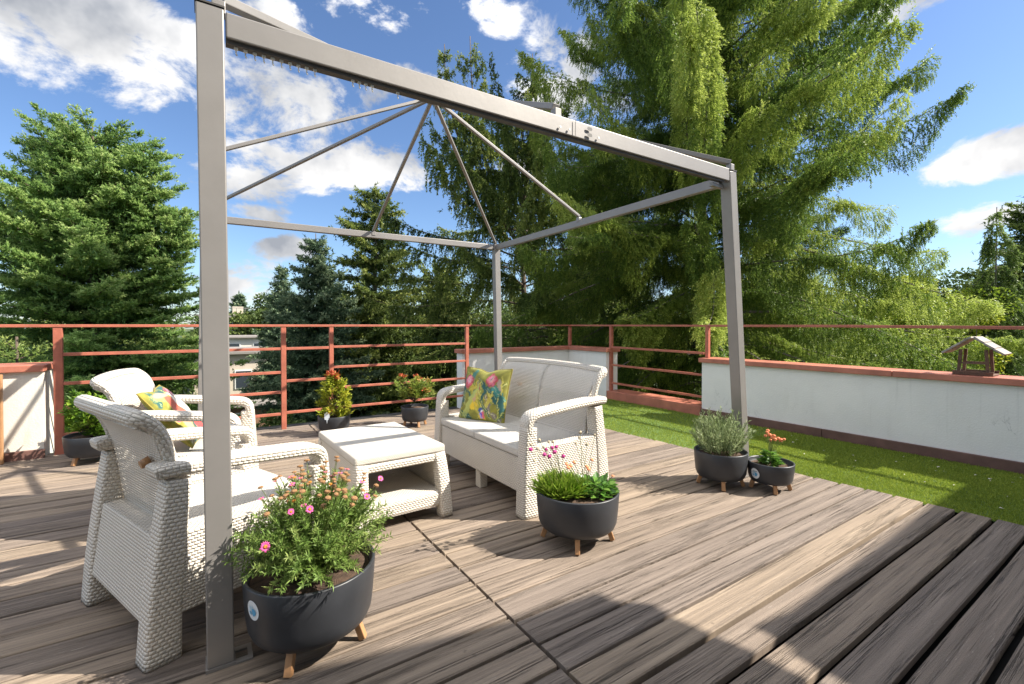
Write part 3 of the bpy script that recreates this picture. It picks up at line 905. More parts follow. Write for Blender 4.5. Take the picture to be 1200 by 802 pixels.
# ------------------------------------------------------------------ cushions
def cushion_paint(u, v, seed):
    """printed fabric: base, palm fronds, pink blooms, a small bird"""
    g = random.Random(seed)
    base = np.stack([.215 + 0 * u, .205 + 0 * u, .026 + 0 * u], -1)
    nz = np.sin(u * 23 + np.sin(v * 17) * 2) * np.sin(v * 19 + np.sin(u * 11) * 2)
    base = base * (1 + .22 * nz)[..., None]
    col = base
    def blend(mask, c):
        nonlocal col
        m = np.clip(mask, 0, 1)[..., None]
        col = col * (1 - m) + np.array(c) * m
    def soft(d, w=.012): return np.clip(.5 - d / w, 0, 1)
    u = u + .010 * np.sin(v * 41 + u * 13) + .006 * np.sin(v * 83 - u * 57 + 1) + .004 * np.sin(u * 140 + v * 90)
    v = v + .010 * np.sin(u * 37 - v * 11 + 2) + .006 * np.sin(u * 91 + v * 47) + .004 * np.sin(v * 150 - u * 70)
    def leaf(x0, y0, x1, y1, w, c, vein=None):
        dx, dy = x1 - x0, y1 - y0; L2 = dx * dx + dy * dy; L = math.sqrt(L2)
        t = ((u - x0) * dx + (v - y0) * dy) / L2
        d = np.abs((u - x0) * -dy + (v - y0) * dx) / L
        prof = w * np.sqrt(np.clip(4 * t * (1 - t), 0, 1)) * ((t > 0) & (t < 1))
        m = soft(d - prof) * ((t > 0) & (t < 1))
        blend(m, c)
        if vein is not None: blend(soft(d - .006, .008) * ((t > .03) & (t < .97)), vein)
    G1, G2, YL, TE, GR = (.13, .17, .025), (.24, .26, .035), (.46, .36, .035), (.014, .085, .078), (.17, .14, .115)
    for k in range(5): leaf(.55, .02, .06 + .1 * k, .95 - .06 * k, .05, (G2, YL, G1, YL, G2)[k], (.55, .55, .12))
    for k in range(4): leaf(.45, .02, .98 - .07 * k, .75 - .1 * k, .045, (G1, YL, GR, G2)[k], (.6, .55, .2))
    leaf(.62, .62, .97, .30, .085, TE, (.25, .35, .2)); leaf(.70, .66, .99, .42, .06, (.04, .20, .17), (.3, .4, .25)); leaf(.98, .12, .90, .52, .05, TE)
    leaf(.02, .85, .10, .32, .06, TE); leaf(.30, .98, .18, .62, .05, (.05, .18, .14)); leaf(.02, .14, .34, .05, .055, TE, (.3, .4, .2))
    leaf(.74, .18, .97, .03, .05, GR, (.5, .5, .3)); leaf(.62, .50, .72, .16, .05, GR, (.6, .55, .3)); leaf(.80, .78, .90, .58, .05, (.36, .28, .22))
    leaf(.30, .22, .42, .34, .07, (.72, .50, .03)); leaf(.36, .34, .42, .58, .05, (.50, .32, .17)); leaf(.41, .46, .44, .68, .03, (.46, .12, .06))
    leaf(.50, .40, .60, .22, .04, (.72, .56, .03)); leaf(.48, .1, .64, .05, .03, (.66, .45, .04))
    for k in range(26):
        x0, y0 = g.uniform(.05, .95), g.uniform(0, .55); an = g.uniform(.5, 2.6); l = g.uniform(.2, .42)
        leaf(x0, y0, x0 + l * math.cos(an), y0 + l * math.sin(an), g.uniform(.014, .034), g.choice((G1, TE, TE, GR, YL, (.20, .23, .03), (.06, .13, .05), (.03, .10, .07))), g.choice((None, (.55, .52, .15))))
    for k in range(7): leaf(.10 + .02 * k, .05, .30 + .03 * k, .50 + .05 * k, .008, (.42, .46, .12))
    for (cx, cy) in ((.17, .72), (.66, .76)):
        for r, c, n in ((.105, (.40, .07, .09), 9), (.085, (.62, .15, .18), 7), (.06, (.70, .30, .32), 6), (.035, (.75, .48, .46), 4)):
            for i in range(n):
                an = 2 * math.pi * i / n + r * 20
                px, py = cx + math.cos(an) * r * g.uniform(.5, .85), cy + math.sin(an) * r * g.uniform(.6, 1.0) + (.02 if r < .09 else 0)
                blend(soft(np.hypot((u - px), (v - py)) - r * .42, .014), tuple(x * g.uniform(.8, 1.15) for x in c))
    # bird
    blend(soft(np.hypot((u - .57) / 1.0, (v - .135) / 1.45) - .055), (.42, .33, .62))
    blend(soft(np.hypot((u - .595) / .6, (v - .12) / 1.6) - .05), (.62, .12, .14))
    blend(soft(np.hypot((u - .555) / .5, (v - .14) / 1.3) - .038), (.12, .07, .45))
    blend(soft(np.hypot((u - .53), (v - .215)) - .045), (.03, .07, .22))
    blend(soft(np.hypot((u - .56), (v - .20)) - .02), (.75, .72, .70))
    return np.clip(col, 0, 1)
def build_cushion(label, center, rot, size, seed, alt=False):
    n = 84
    me = bpy.data.meshes.new('cushion')
    g = np.linspace(0, 1, n + 1)
    U, Vv = np.meshgrid(g, g, indexing='ij')
    a, b = 2 * U - 1, 2 * Vv - 1
    edge = (1 - a ** 2) * (1 - b ** 2)
    th = .062 * np.power(np.clip(edge, 0, 1), .42)
    pull = 1 - .055 * (1 - np.abs(a) ** 2) * 0
    px = a * size / 2 * (1 - .07 * (1 - b ** 2) ** 0 * (np.abs(b) ** 4) * 0 - .06 * (1 - b ** 2) * (np.abs(a) ** 3))
    py = b * size / 2 * (1 - .06 * (1 - a ** 2) * (np.abs(b) ** 3))
    wr = .004 * np.sin(a * 7 + b * 3) * edge + .005 * np.sin(a * 3 - b * 9 + 1) * edge
    chop = -.075 * np.exp(-((a) / .28) ** 2) * np.clip((b + .15) / 1.15, 0, 1) ** 1.5 * (size * .5)     # the dent in its top edge
    py = py + chop * 1.5
    F = np.stack([px, py, th + wr], -1).reshape(-1, 3); B = np.stack([px, py, -th + wr * .4], -1).reshape(-1, 3)
    V = np.concatenate([F, B]); faces = []
    m = n + 1
    for i in range(n):
        for j in range(n):
            q = i * m + j
            faces.append((q, q + m, q + m + 1, q + 1)); o2 = m * m
            faces.append((o2 + q, o2 + q + 1, o2 + q + m + 1, o2 + q + m))
    me.from_pydata(V.tolist(), [], faces)
    col = cushion_paint(U, Vv, seed).reshape(-1, 3) if not alt else cushion_paint(1 - Vv, U, seed + 5).reshape(-1, 3)
    if alt:
        uu, vv = U.reshape(-1), Vv.reshape(-1)
        for (cx, cy, rx, ry, c) in ((.35, .55, .16, .28, (.46, .09, .05)), (.55, .62, .10, .26, (.78, .70, .62)), (.25, .35, .12, .2, (.50, .30, .20)), (.75, .5, .09, .3, (.78, .70, .60)), (.62, .2, .18, .12, (.62, .05, .05)), (.88, .55, .10, .25, (.18, .25, .33)), (.30, .85, .2, .06, (.50, .30, .22))):
            d = np.hypot((uu - cx) / rx, (vv - cy) / ry); k = np.clip((1.05 - d) * 5, 0, 1)[:, None]
            col = col * (1 - k) + np.array(c) * k
    cc = np.concatenate([col, col]); cc = np.concatenate([cc, np.ones((len(cc), 1))], 1)
    at = me.color_attributes.new('print', 'FLOAT_COLOR', 'POINT'); at.data.foreach_set('color', cc.reshape(-1).astype(np.float32))
    me.polygons.foreach_set('use_smooth', [True] * len(me.polygons)); me.update()
    if 'cushion_fabric' not in MATS:
        t = NT('cushion_fabric'); t.col(t.attr('print').outputs['Color']); t.rough(.8)
        t.bsdf.inputs['Sheen Weight'].default_value = .15
        t.bump(t.noise(t.tc.outputs['Object'], 260, 2), .35, .003); MATS['cushion_fabric'] = t.m
        plain('piping', (.25, .20, .03), .8)
    root = thing('cushion', label, 'cushion', center, 0, 'patterned cushions')
    root.rotation_euler = rot
    put('cover', me, MATS['cushion_fabric'], root)
    ring = [V[i * m] for i in range(m)] + [V[n * m + j] for j in range(1, m)] + [V[i * m + n] for i in range(n - 1, -1, -1)] + [V[j] for j in range(n - 1, 0, -1)]
    mbp = MB(); mbp.tube(ring + [ring[0]], .0045, 6, caps=False); mbp.put('piping', MATS['piping'], root)
    return root
# local x across, y up the cushion, z its face
def cushion_rot(facing, lean):
    f = Vector((math.cos(facing), math.sin(facing), 0)); up = Vector((0, 0, 1))
    z = (f * math.cos(lean) + up * math.sin(lean)).normalized()
    x = up.cross(f).normalized(); y = z.cross(x)
    return Matrix((x, y, z)).transposed().to_euler()
build_cushion('yellow tropical print cushion with pink blooms and a bird, on the sofa', (1.86, 3.20, .590), cushion_rot(R(205), R(17)), .440, 3)
build_cushion('yellow cushion with red and white print, leaning in the farther armchair', (-.16, 3.52, .595), cushion_rot(R(-10), R(38)), .42, 8, True)

# ------------------------------------------------------------------ planters
def planter(label, loc, r, h, foot, nlegs, a0, group='black bowl planters on wooden feet', sticker=None, leg_h=None):
    t = thing('planter', label, 'planter', loc, 0, group)
    lh = leg_h or foot
    z0 = lh
    prof = [(.0, z0), (r * .70, z0), (r * .82, z0 + .005), (r * .89, z0 + .018), (r * .935, z0 + .042), (r * .955, z0 + .075), (r * .975, z0 + (h - z0) * .6), (r, h - .004), (r - .002, h), (r - .010, h), (r - .013, h - .006), (r * .95 - .012, h - .05), (0, h - .05)]
    m = MB(); m.lathe(prof, 56); m.put('bowl', M_POT, t)
    m = MB(); zs = h - .030; b = len(m.v); n = 40; g = random.Random(sum(map(ord, label)) % 999)
    rings = [(0.0, 1), (.35, n), (.7, n), (.95, n)]
    m.v.append(Vector((0, 0, zs + .012)))
    for f, _ in rings[1:]:
        for k in range(n):
            a = 2 * math.pi * k / n
            m.v.append(Vector((f * (r - .012) * math.cos(a), f * (r - .012) * math.sin(a), zs + g.uniform(-.006, .01) * (f < .9) + .01 * (1 - f))))
    for k in range(n): m.face((0, 1 + k, 1 + (k + 1) % n), sm=True)
    for q in range(2):
        for k in range(n):
            a, c = 1 + q * n, 1 + (q + 1) * n
            m.face((a + k, c + k, c + (k + 1) % n, a + (k + 1) % n), sm=True)
    m.put('soil', M_SOIL, t)
    for k in range(nlegs):
        a = a0 + 2 * math.pi * k / nlegs
        d = Vector((math.cos(a), math.sin(a), 0))
        m = MB(); m.bar(d * (r * .84) + Vector((0, 0, .002)), d * (r * .70) + Vector((0, 0, z0 + .016)), .025, .025, up=d); m.put('leg', M_LEG, t, bevel=.003)
    if sticker is not None:
        az, zc, sr = sticker
        if 'sticker_white' not in MATS: plain('sticker_white', (.72, .74, .75), .35); plain('sticker_blue', (.10, .36, .58), .35); plain('sticker_pale', (.42, .58, .68), .35)
        def prof_r(z):
            for (ra, za), (rb, zb) in zip(prof[2:], prof[3:]):
                if za <= z <= zb: return lerp(ra, rb, (z - za) / max(zb - za, 1e-6))
            return r
        def patch(shape, lift, mi, m):
            b = len(m.v)
            for (x, z) in shape:
                rr = prof_r(zc + z) + lift; aa = az + x / rr
                m.v.append(Vector((rr * math.cos(aa), rr * math.sin(aa), zc + z)))
            n = len(shape); c = (sum(x for x, _ in shape) / n, sum(z for _, z in shape) / n)
            rr = prof_r(zc + c[1]) + lift; aa = az + c[0] / rr
            m.v.append(Vector((rr * math.cos(aa), rr * math.sin(aa), zc + c[1])))
            for k in range(n): m.face((b + k, b + (k + 1) % n, b + n), mi=mi)
        m = MB()
        patch([(sr * .92 * math.cos(2 * math.pi * k / 36), sr * math.sin(2 * math.pi * k / 36)) for k in range(36)], .0012, 0, m)
        patch([(-.05 * sr + x * sr, y * sr) for x, y in ((-.45, .25), (-.3, .45), (-.1, .3), (.05, .5), (.2, .3), (.1, .05), (-.2, -.05), (-.4, .05))], .002, 2, m)
        patch([(x * sr, y * sr) for x, y in ((-.05, .15), (.2, .25), (.5, .1), (.55, -.15), (.35, -.45), (.1, -.55), (-.05, -.3))], .0026, 1, m)
        patch([(x * sr, y * sr) for x, y in ((-.55, -.2), (-.35, -.1), (-.15, -.25), (-.2, -.5), (-.4, -.45))], .0023, 1, m)
        m.put('sticker', [MATS['sticker_white'], MATS['sticker_blue'], MATS['sticker_pale']], t)
    return t
CA = math.atan2(-math.sin(R(YAW)), -math.cos(R(YAW)))    # azimuth pointing back to the camera
P1 = Vector((.318, 1.806, 0)); P2 = Vector((1.663, 1.876, 0)); P3 = Vector((3.09, 1.945, 0)); P4 = Vector((3.30, 1.70, 0))
P5 = Vector((-.80, 5.22, 0)); P6 = Vector((1.125, 5.096, 0)); P7 = Vector((1.99, 5.02, 0))
def toward(p): return math.atan2(-p.y, -p.x)
planter('large black planter of faded daisies at the foot of the front post', P1, .222, .285, .07, 4, R(-123), sticker=(toward(P1) - R(54), .222, .033))
planter('black planter of pink thrift in front of the sofa arm', P2, .222, .270, .07, 4, R(-131))
planter('black planter of grey green lavender at the right pergola post', P3, .180, .25, .06, 4, R(-140))
planter('smaller black planter with a round blue and white sticker', P4, .150, .195, .055, 4, R(-138), sticker=(toward(P4) - R(40), .125, .036))
planter('black planter with a bushy green shrub beside the cream wall block', P5, .19, .23, .06, 4, toward(P5) + R(40))
planter('black planter with a tall red tipped shrub and a plant tag', P6, .163, .20, .05, 4, toward(P6))
planter('black planter with an orange tipped shrub by the sofa corner', P7, .155, .225, .06, 4, toward(P7) + R(20))

# ------------------------------------------------------------------ plants in the planters
def fib_dirs(n, g, up_min=-.1):
    z = g.uniform(up_min, 1, n); a = g.uniform(0, 2 * math.pi, n); r = np.sqrt(np.maximum(0, 1 - z * z))
    return np.stack([r * np.cos(a), r * np.sin(a), z], 1)
def stems_mesh(paths, rad):
    m = MB()
    for p in paths: m.tube(p, [rad, rad * .8, rad * .6][:len(p)] if len(p) == 3 else rad, 5, caps=False)
    return m
M_LEAFA = foliage_mat('daisy_leaf', [(0, (.08, .15, .032)), (.5, (.20, .31, .065)), (1, (.40, .45, .15))])
M_LEAFY = foliage_mat('yellow_leaf', [(0, (.16, .22, .02)), (.5, (.38, .42, .035)), (.88, (.52, .50, .06)), (1, (.50, .24, .06))])
M_LEAFR = foliage_mat('red_leaf', [(0, (.30, .05, .015)), (.5, (.50, .09, .035)), (1, (.55, .18, .06))])
M_LEAFO = foliage_mat('olive_leaf', [(0, (.12, .18, .028)), (.6, (.25, .31, .05)), (.9, (.38, .37, .07)), (1, (.44, .20, .06))])
M_LAV = foliage_mat('lavender_leaf', [(0, (.14, .19, .075)), (.5, (.33, .41, .20)), (1, (.52, .57, .33))])
M_GRASSY = foliage_mat('thrift_leaf', [(0, (.11, .20, .02)), (.5, (.27, .41, .045)), (1, (.44, .52, .10))])
M_BROAD = foliage_mat('broad_leaf', [(0, (.05, .13, .02)), (.5, (.11, .25, .035)), (1, (.22, .36, .07))], .3, .3, .5)
M_SHRUB = foliage_mat('shrub_leaf', [(0, (.06, .14, .015)), (.5, (.16, .30, .025)), (1, (.30, .40, .05))])
M_PINK = plain('pink_petal', (.72, .10, .34), .6); M_PINKP = plain('pale_petal', (.66, .28, .22), .6)
M_MAG = plain('magenta_head', (.55, .05, .26), .7, bump=.5, nscale=60)
M_ORANGE = plain('orange_disc', (.66, .22, .02), .7, bump=.5, nscale=60)
M_TAN = plain('spent_head', (.34, .18, .075), .8, var=.4, bump=.6, nscale=60)
M_SEED = plain('seed_head', (.55, .47, .33), .8, var=.2, bump=.6, nscale=60)
M_CORAL = plain('coral_flower', (.70, .24, .10), .6, var=.25, nscale=30)

def head_mesh(name, kind, g):
    m = MB()
    if kind == 'daisy':
        for k in range(15):
            a = 2 * math.pi * k / 15 + g.uniform(-.1, .1); l = g.uniform(.85, 1.05)
            d = Vector((math.cos(a), math.sin(a), 0)); s = Vector((-d.y, d.x, 0)); b = len(m.v)
            for q in (d * .25 - s * .07, d * .65 * l - s * .15 + Vector((0, 0, .10)), d * l + Vector((0, 0, .02)), d * .65 * l + s * .15 + Vector((0, 0, .10)), d * .25 + s * .07): m.v.append(q)
            m.face((b, b + 1, b + 2, b + 3, b + 4), mi=0)
        m.lathe([(.36, .0), (.34, .12), (.2, .2), (0, .22)], 10, mi=1)
        m.lathe([(.05, -.3), (.25, -.1), (.36, 0)], 8, mi=2)
    elif kind == 'spent':
        m.lathe([(.08, -.35), (.5, -.15), (.85, .05), (.8, .28), (.5, .42), (0, .45)], 9, mi=0)
        for k in range(11):
            a = 2 * math.pi * k / 11; d = Vector((math.cos(a), math.sin(a), 0)); s = Vector((-d.y, d.x, 0)); b = len(m.v); dz = g.uniform(-.6, .15)
            for q in (d * .7 - s * .12, d * 1.2 + Vector((0, 0, dz)), d * .7 + s * .12): m.v.append(q)
            m.face((b, b + 1, b + 2), mi=0)
    else:
        m.lathe([(0, -.9), (.6, -.75), (.95, -.2), (1, .2), (.7, .75), (0, .95)], 10, mi=0)
        for k in range(40):
            d = Vector(fib_dirs(1, rng, -.8)[0]); s = d.cross(Vector((.3, .5, .8))).normalized(); b = len(m.v)
            for q in (d * .9 - s * .2, d * 1.28, d * .9 + s * .2): m.v.append(q)
            m.face((b, b + 1, b + 2), mi=0)
    return m.mesh(name, uv=False)
def flower(parent, me, mats, pos, size, nrm, name='flower'):
    if len(me.materials) == 0:
        for q in mats: me.materials.append(q)
    o = bpy.data.objects.new(name, me); COL.objects.link(o); o.parent = parent
    o.location = pos; o.scale = (size,) * 3
    o.rotation_euler = Vector(nrm).to_track_quat('Z', 'Y').to_euler()
    return o

def plant_daisy():
    g = np.random.default_rng(4); gr = random.Random(4)
    t = thing('daisy_plant', 'bushy daisy plant with many brown spent heads and a few pink blooms', 'plant', P1 + Vector((0, 0, .25)))
    nst = 330
    d = fib_dirs(nst, g, .0); d[:, 2] = d[:, 2] * .95 + .14; d = norm(d)
    ln = g.uniform(.22, .31, nst) * np.where(d[:, 2] > .6, 1.0, 1.06)
    ends = d * ln[:, None] * np.array([.97, .97, 1.10]); ends[:, 2] += .03; ends += np.array([.016, -.010, 0])
    paths = []
    Pl, Dl = [], []
    for i in range(nst):
        st = Vector((d[i, 0] * .05 + gr.uniform(-.03, .03), d[i, 1] * .05 + gr.uniform(-.03, .03), -.01))
        e = Vector(ends[i]); mid = st.lerp(e, .5) + Vector((0, 0, .04))
        paths.append([st, mid, e])
        for k in range(70):
            f = .18 + .80 * (k / 70) ** .8
            p = (st.lerp(mid, f * 2) if f < .5 else mid.lerp(e, f * 2 - 1))
            ax = (e - st).normalized()
            r = Vector(g.normal(size=3)); r = (r - ax * r.dot(ax)).normalized()
            Pl.append(p); Dl.append(r * .75 + ax * gr.uniform(.2, .9))
    P = np.array(Pl); D = np.array(Dl); n = len(P)
    var = np.clip(np.repeat(g.uniform(.1, .75, nst), 70) * .6 + g.beta(2, 2, n) * .5, 0, 1)
    put('foliage', leaf_mesh('foliage', P, D, g.normal(size=(n, 3)) * .4 + np.array([0, 0, 1]), g.uniform(.013, .030, n), g.uniform(.003, .0065, n), var), M_LEAFA, t)
    struct(stems_mesh(paths, .0016).put('stems', M_STEM, t), 'stuff')
    dm = [head_mesh('daisy', 'daisy', gr) for _ in range(2)]; sm = [head_mesh('spent_flower', 'spent', gr) for _ in range(3)]
    om = head_mesh('bud', 'spent', gr); pm = head_mesh('pale_daisy', 'daisy', gr)
    # the view side of the dome carries the blooms seen in the photograph
    back = Vector((-P1.x, -P1.y, .55)).normalized()
    hp, hs = [], []
    n_h = 0
    for i in np.argsort(-ends[:, 2]):
        e = Vector(ends[i]); dd = Vector(d[i]); k = n_h
        if n_h >= 94: break
        out = (e + dd * gr.uniform(.0, .035) + Vector((0, 0, gr.uniform(0, .02))))
        hp.append([Vector(ends[i]) - dd * .03, out - dd * .004])
        nrm = dd * .6 + Vector((0, 0, .8))
        r = gr.random()
        if r < .82: flower(t, sm[k % 3], [M_TAN], out, gr.uniform(.009, .0135), nrm, 'spent_flower')
        elif r < .88: flower(t, om, [M_ORANGE], out, gr.uniform(.007, .009), nrm, 'bud')
        elif r < .91: flower(t, pm, [M_PINKP, M_ORANGE, M_STEM], out, gr.uniform(.009, .012), nrm)
        else: flower(t, dm[k % 2], [M_PINK, M_ORANGE, M_STEM], out, gr.uniform(.010, .013), nrm)
        n_h += 1
    # blooms at their places on the side towards the viewer
    for (px, py, s, dep) in ((311, 641, .018, 1.47), (363, 597, .014, 1.52), (341, 600, .012, 1.52), (446, 561, .012, 1.75), (430, 582, .014, 1.70)):
        w = at_depth(px, py, dep) - P1 - Vector((0, 0, .25))
        hp.append([w * .8, w])
        flower(t, dm[0], [M_PINK, M_ORANGE, M_STEM], w, s, back * 1.0 + w.normalized() * .5)
    struct(stems_mesh(hp, .0012).put('flower_stems', M_STEM, t), 'stuff')
plant_daisy()

def plant_thrift():
    g = np.random.default_rng(9); gr = random.Random(9)
    t = thing('thrift_plant', 'grassy thrift with magenta globe heads above broad green leaves', 'plant', P2 + Vector((0, 0, .235)))
    r = Vector((math.sin(R(YAW)), -math.cos(R(YAW)), 0))      # to the right in the picture
    n = 1900
    c = np.array(-r * .085)
    a = g.uniform(0, 2 * math.pi, n); q = np.sqrt(g.random(n)) * .085
    P = np.stack([np.cos(a) * q, np.sin(a) * q, np.zeros(n)], 1) + c
    D = np.stack([np.cos(a) * q * 7 + g.normal(0, .35, n), np.sin(a) * q * 7 + g.normal(0, .35, n), np.ones(n) * .9], 1)
    put('grass_tuft', leaf_mesh('tuft', P, D, fib_dirs(n, g), g.uniform(.07, .135, n), g.uniform(.003, .0055, n), np.clip(g.normal(.5, .22, n), 0, 1), mid=.4, curl=.22), M_GRASSY, t)
    # broad leaves
    n = 260; c = np.array(r * .085)
    a = g.uniform(0, 2 * math.pi, n); q = np.sqrt(g.random(n)) * .10
    P = np.stack([np.cos(a) * q, np.sin(a) * q, g.uniform(.02, .085, n) * (1 - q * 4)], 1) + c
    D = np.stack([np.cos(a) + g.normal(0, .4, n), np.sin(a) + g.normal(0, .4, n), g.uniform(-.1, .8, n)], 1)
    put('broad_leaves', leaf_mesh('leaves', P, D, np.array([[0, 0, 1.]] * n) + g.normal(0, .3, (n, 3)), g.uniform(.035, .06, n), g.uniform(.024, .042, n), np.clip(g.normal(.5, .25, n), 0, 1), mid=.5, fold=.15), M_BROAD, t)
    gl = head_mesh('globe', 'globe', gr)
    paths = []
    gl2 = gl.copy(); gl3 = gl.copy()
    def stalk(px, py, mat_me, mats, size, dep=2.42, root=-.08):
        w = at_depth(px, py, dep) - P2 - Vector((0, 0, .235))
        base = r * root + Vector((gr.uniform(-.02, .02), gr.uniform(-.02, .02), .02))
        paths.append([base, base.lerp(w, .55) + Vector((0, 0, .015)), w])
        flower(t, mat_me, mats, w, size, (w - base), 'flower_head')
    for (x, y) in ((622, 527), (640, 527), (647, 525), (650, 530), (644, 535), (660, 535), (652, 524), (638, 533)):
        stalk(x, y, gl, [M_MAG], gr.uniform(.0085, .0125), gr.uniform(2.35, 2.5))
    for (x, y) in ((622, 521), (632, 516), (643, 518), (630, 526), (626, 540), (637, 524), (648, 518)):
        stalk(x, y, gl2, [M_SEED], gr.uniform(.007, .009), gr.uniform(2.35, 2.5))
    for (x, y) in ((680, 507), (675, 520), (679, 513), (688, 521), (697, 510)):
        stalk(x, y, gl3, [M_SEED], gr.uniform(.007, .011), gr.uniform(2.45, 2.55), root=.04)
    co = head_mesh('blossom', 'spent', gr)
    for (x, y, d_) in ((664, 544, 2.42), (669, 546, 2.42), (673, 542, 2.45), (690, 550, 2.38), (688, 547, 2.40), (694, 539, 2.5), (666, 548, 2.4)):
        w = at_depth(x, y, d_) - P2 - Vector((0, 0, .235)); paths.append([r * .05, w])
        flower(t, co, [M_CORAL], w, gr.uniform(.010, .014), Vector((-.3, -.5, .8)), 'blossom')
    wb = co.copy(); w = at_depth(718, 558, 2.42) - P2 - Vector((0, 0, .235)); paths.append([r * .1, w]); flower(t, wb, [M_SEED], w, .010, (0, 0, 1), 'blossom')
    struct(stems_mesh(paths, .0015).put('stems', M_STEM, t), 'stuff')
plant_thrift()

def plant_lavender():
    g = np.random.default_rng(21); gr = random.Random(21)
    t = thing('lavender_plant', 'grey green lavender bush with upright narrow leaves', 'plant', P3 + Vector((0, 0, .225)))
    Pl, Dl, Vl, paths = [], [], [], []
    for i in range(130):
        a = gr.uniform(0, 6.28); q = math.sqrt(gr.random())
        st = Vector((math.cos(a) * q * .11, math.sin(a) * q * .11, 0))
        ln = gr.uniform(.19, .34) * (1.08 - .3 * q)
        d = Vector((math.cos(a) * q * .62, math.sin(a) * q * .62, 1)).normalized()
        e = st + d * ln + Vector((0, 0, -.03 * q)); paths.append([st, e]); v = gr.uniform(.2, .7)
        for k in range(34):
            f = .12 + .88 * k / 34
            p = st.lerp(e, f); rr = Vector(g.normal(size=3)); rr = (rr - d * rr.dot(d)).normalized()
            Pl.append(p); Dl.append(rr * .75 + d * gr.uniform(.5, 1.3)); Vl.append(min(1, max(0, v + gr.uniform(-.25, .3))))
    n = len(Pl)
    put('foliage', leaf_mesh('foliage', np.array(Pl), np.array(Dl), g.normal(size=(n, 3)), g.uniform(.022, .042, n), g.uniform(.004, .0065, n), np.array(Vl)), M_LAV, t)
    struct(stems_mesh(paths, .0016).put('stems', M_STEM, t), 'stuff')
plant_lavender()

def plant_kalanchoe():
    g = np.random.default_rng(31); gr = random.Random(31)
    t = thing('kalanchoe_plant', 'small rosette plant with broad leaves and a coral flower spray', 'plant', P4 + Vector((0, 0, .17)))
    n = 90; a = g.uniform(0, 6.28, n); q = np.sqrt(g.random(n))
    P = np.stack([np.cos(a) * q * .03, np.sin(a) * q * .03, (1 - q) * .085], 1)
    D = np.stack([np.cos(a), np.sin(a), g.uniform(-.15, .9, n)], 1)
    put('leaves', leaf_mesh('leaves', P, D, np.array([[0, 0, 1.]] * n) + g.normal(0, .2, (n, 3)), g.uniform(.045, .078, n), g.uniform(.026, .04, n), g.uniform(.15, 1, n), mid=.55, fold=.2, curl=.12), M_BROAD, t)
    co = head_mesh('blossom', 'globe', gr); paths = []
    for (x, y) in ((899, 507), (902, 510), (897, 511), (905, 513), (908, 515), (903, 516), (912, 514), (915, 516), (919, 515), (900, 505), (907, 511)):
        w = at_depth(x, y, 3.28 + gr.uniform(-.03, .03)) - P4 - Vector((0, 0, .17)); paths.append([Vector((0, 0, .03)), w * .5 + Vector((0, 0, .04)), w])
        flower(t, co, [M_CORAL], w, gr.uniform(.009, .014), (0, 0, 1), 'blossom')
    struct(stems_mesh(paths, .002).put('stems', M_STEM, t), 'stuff')
plant_kalanchoe()

def plant_shrub(label, name, pos, h, spread, mat, n_st, leaf, seed, top_mat=None, top_frac=.1, shape='col', per=40, trunk=.0):
    g = np.random.default_rng(seed); gr = random.Random(seed)
    t = thing(name, label, 'plant', pos)
    Pl, Dl, Vl, tops, paths = [], [], [], [], []
    for i in range(n_st):
        a = gr.uniform(0, 6.28); q = math.sqrt(gr.random())
        f = gr.uniform(trunk, 1)
        w = spread * (math.sin(math.pi * min(1, f * .8 + .2)) ** .6 if shape == 'col' else (.35 + .65 * f))
        st = Vector((0, 0, h * f * .45)); e = Vector((math.cos(a) * q * w, math.sin(a) * q * w, h * (f + gr.uniform(-.04, .04))))
        mid = st.lerp(e, .5) + Vector((math.cos(a), math.sin(a), 0)) * w * .12
        paths.append([st, mid, e]); v = gr.uniform(.1, .75)
        for k in range(per):
            ff = .35 + .65 * gr.random()
            p = mid.lerp(e, ff) + Vector(g.normal(0, .012, 3))
            Pl.append(p); Dl.append(Vector((math.cos(a) * .5 + gr.gauss(0, .7), math.sin(a) * .5 + gr.gauss(0, .7), gr.uniform(-.3, .9)))); Vl.append(min(1, max(0, v + gr.uniform(-.3, .3))))
        if f > 1 - top_frac or gr.random() < top_frac * .35: tops.append(e)
    n = len(Pl)
    put('foliage', leaf_mesh('foliage', np.array(Pl), np.array(Dl), g.normal(size=(n, 3)) * .5 + np.array([0, 0, .8]), g.uniform(leaf * .6, leaf * 1.25, n), g.uniform(leaf * .28, leaf * .42, n), np.array(Vl)), mat, t)
    if top_mat is not None and tops:
        Pt, Dt = [], []
        for e in tops:
            for k in range(26): Pt.append(e + Vector(g.normal(0, .014, 3))); Dt.append(Vector((gr.gauss(0, .7), gr.gauss(0, .7), gr.uniform(-.1, 1))))
        n = len(Pt)
        struct(put('red_tips', leaf_mesh('tips', np.array(Pt), np.array(Dt), g.normal(size=(n, 3)), g.uniform(leaf * .6, leaf * 1.1, n), g.uniform(leaf * .25, leaf * .4, n), g.random(n)), top_mat, t), 'stuff')
    struct(stems_mesh(paths, .003).put('stems', M_BARK, t), 'stuff')
    return t
plant_shrub('leafy bright green shrub beside the cream wall block', 'green_shrub', P5 + Vector((0, 0, .20)), .40, .24, M_SHRUB, 60, .055, 41, None, shape='wide', per=26)
plant_shrub('tall yellow green shrub with red tips by the rail post', 'yellow_shrub', P6 + Vector((0, 0, .17)), .47, .185, M_LEAFY, 90, .046, 42, M_LEAFR, .07, per=30)
plant_shrub('spreading olive shrub with an orange tip behind the table', 'olive_shrub', P7 + Vector((0, 0, .20)), .35, .25, M_LEAFO, 64, .05, 43, M_LEAFR, .04, shape='wide', per=28, trunk=.42)
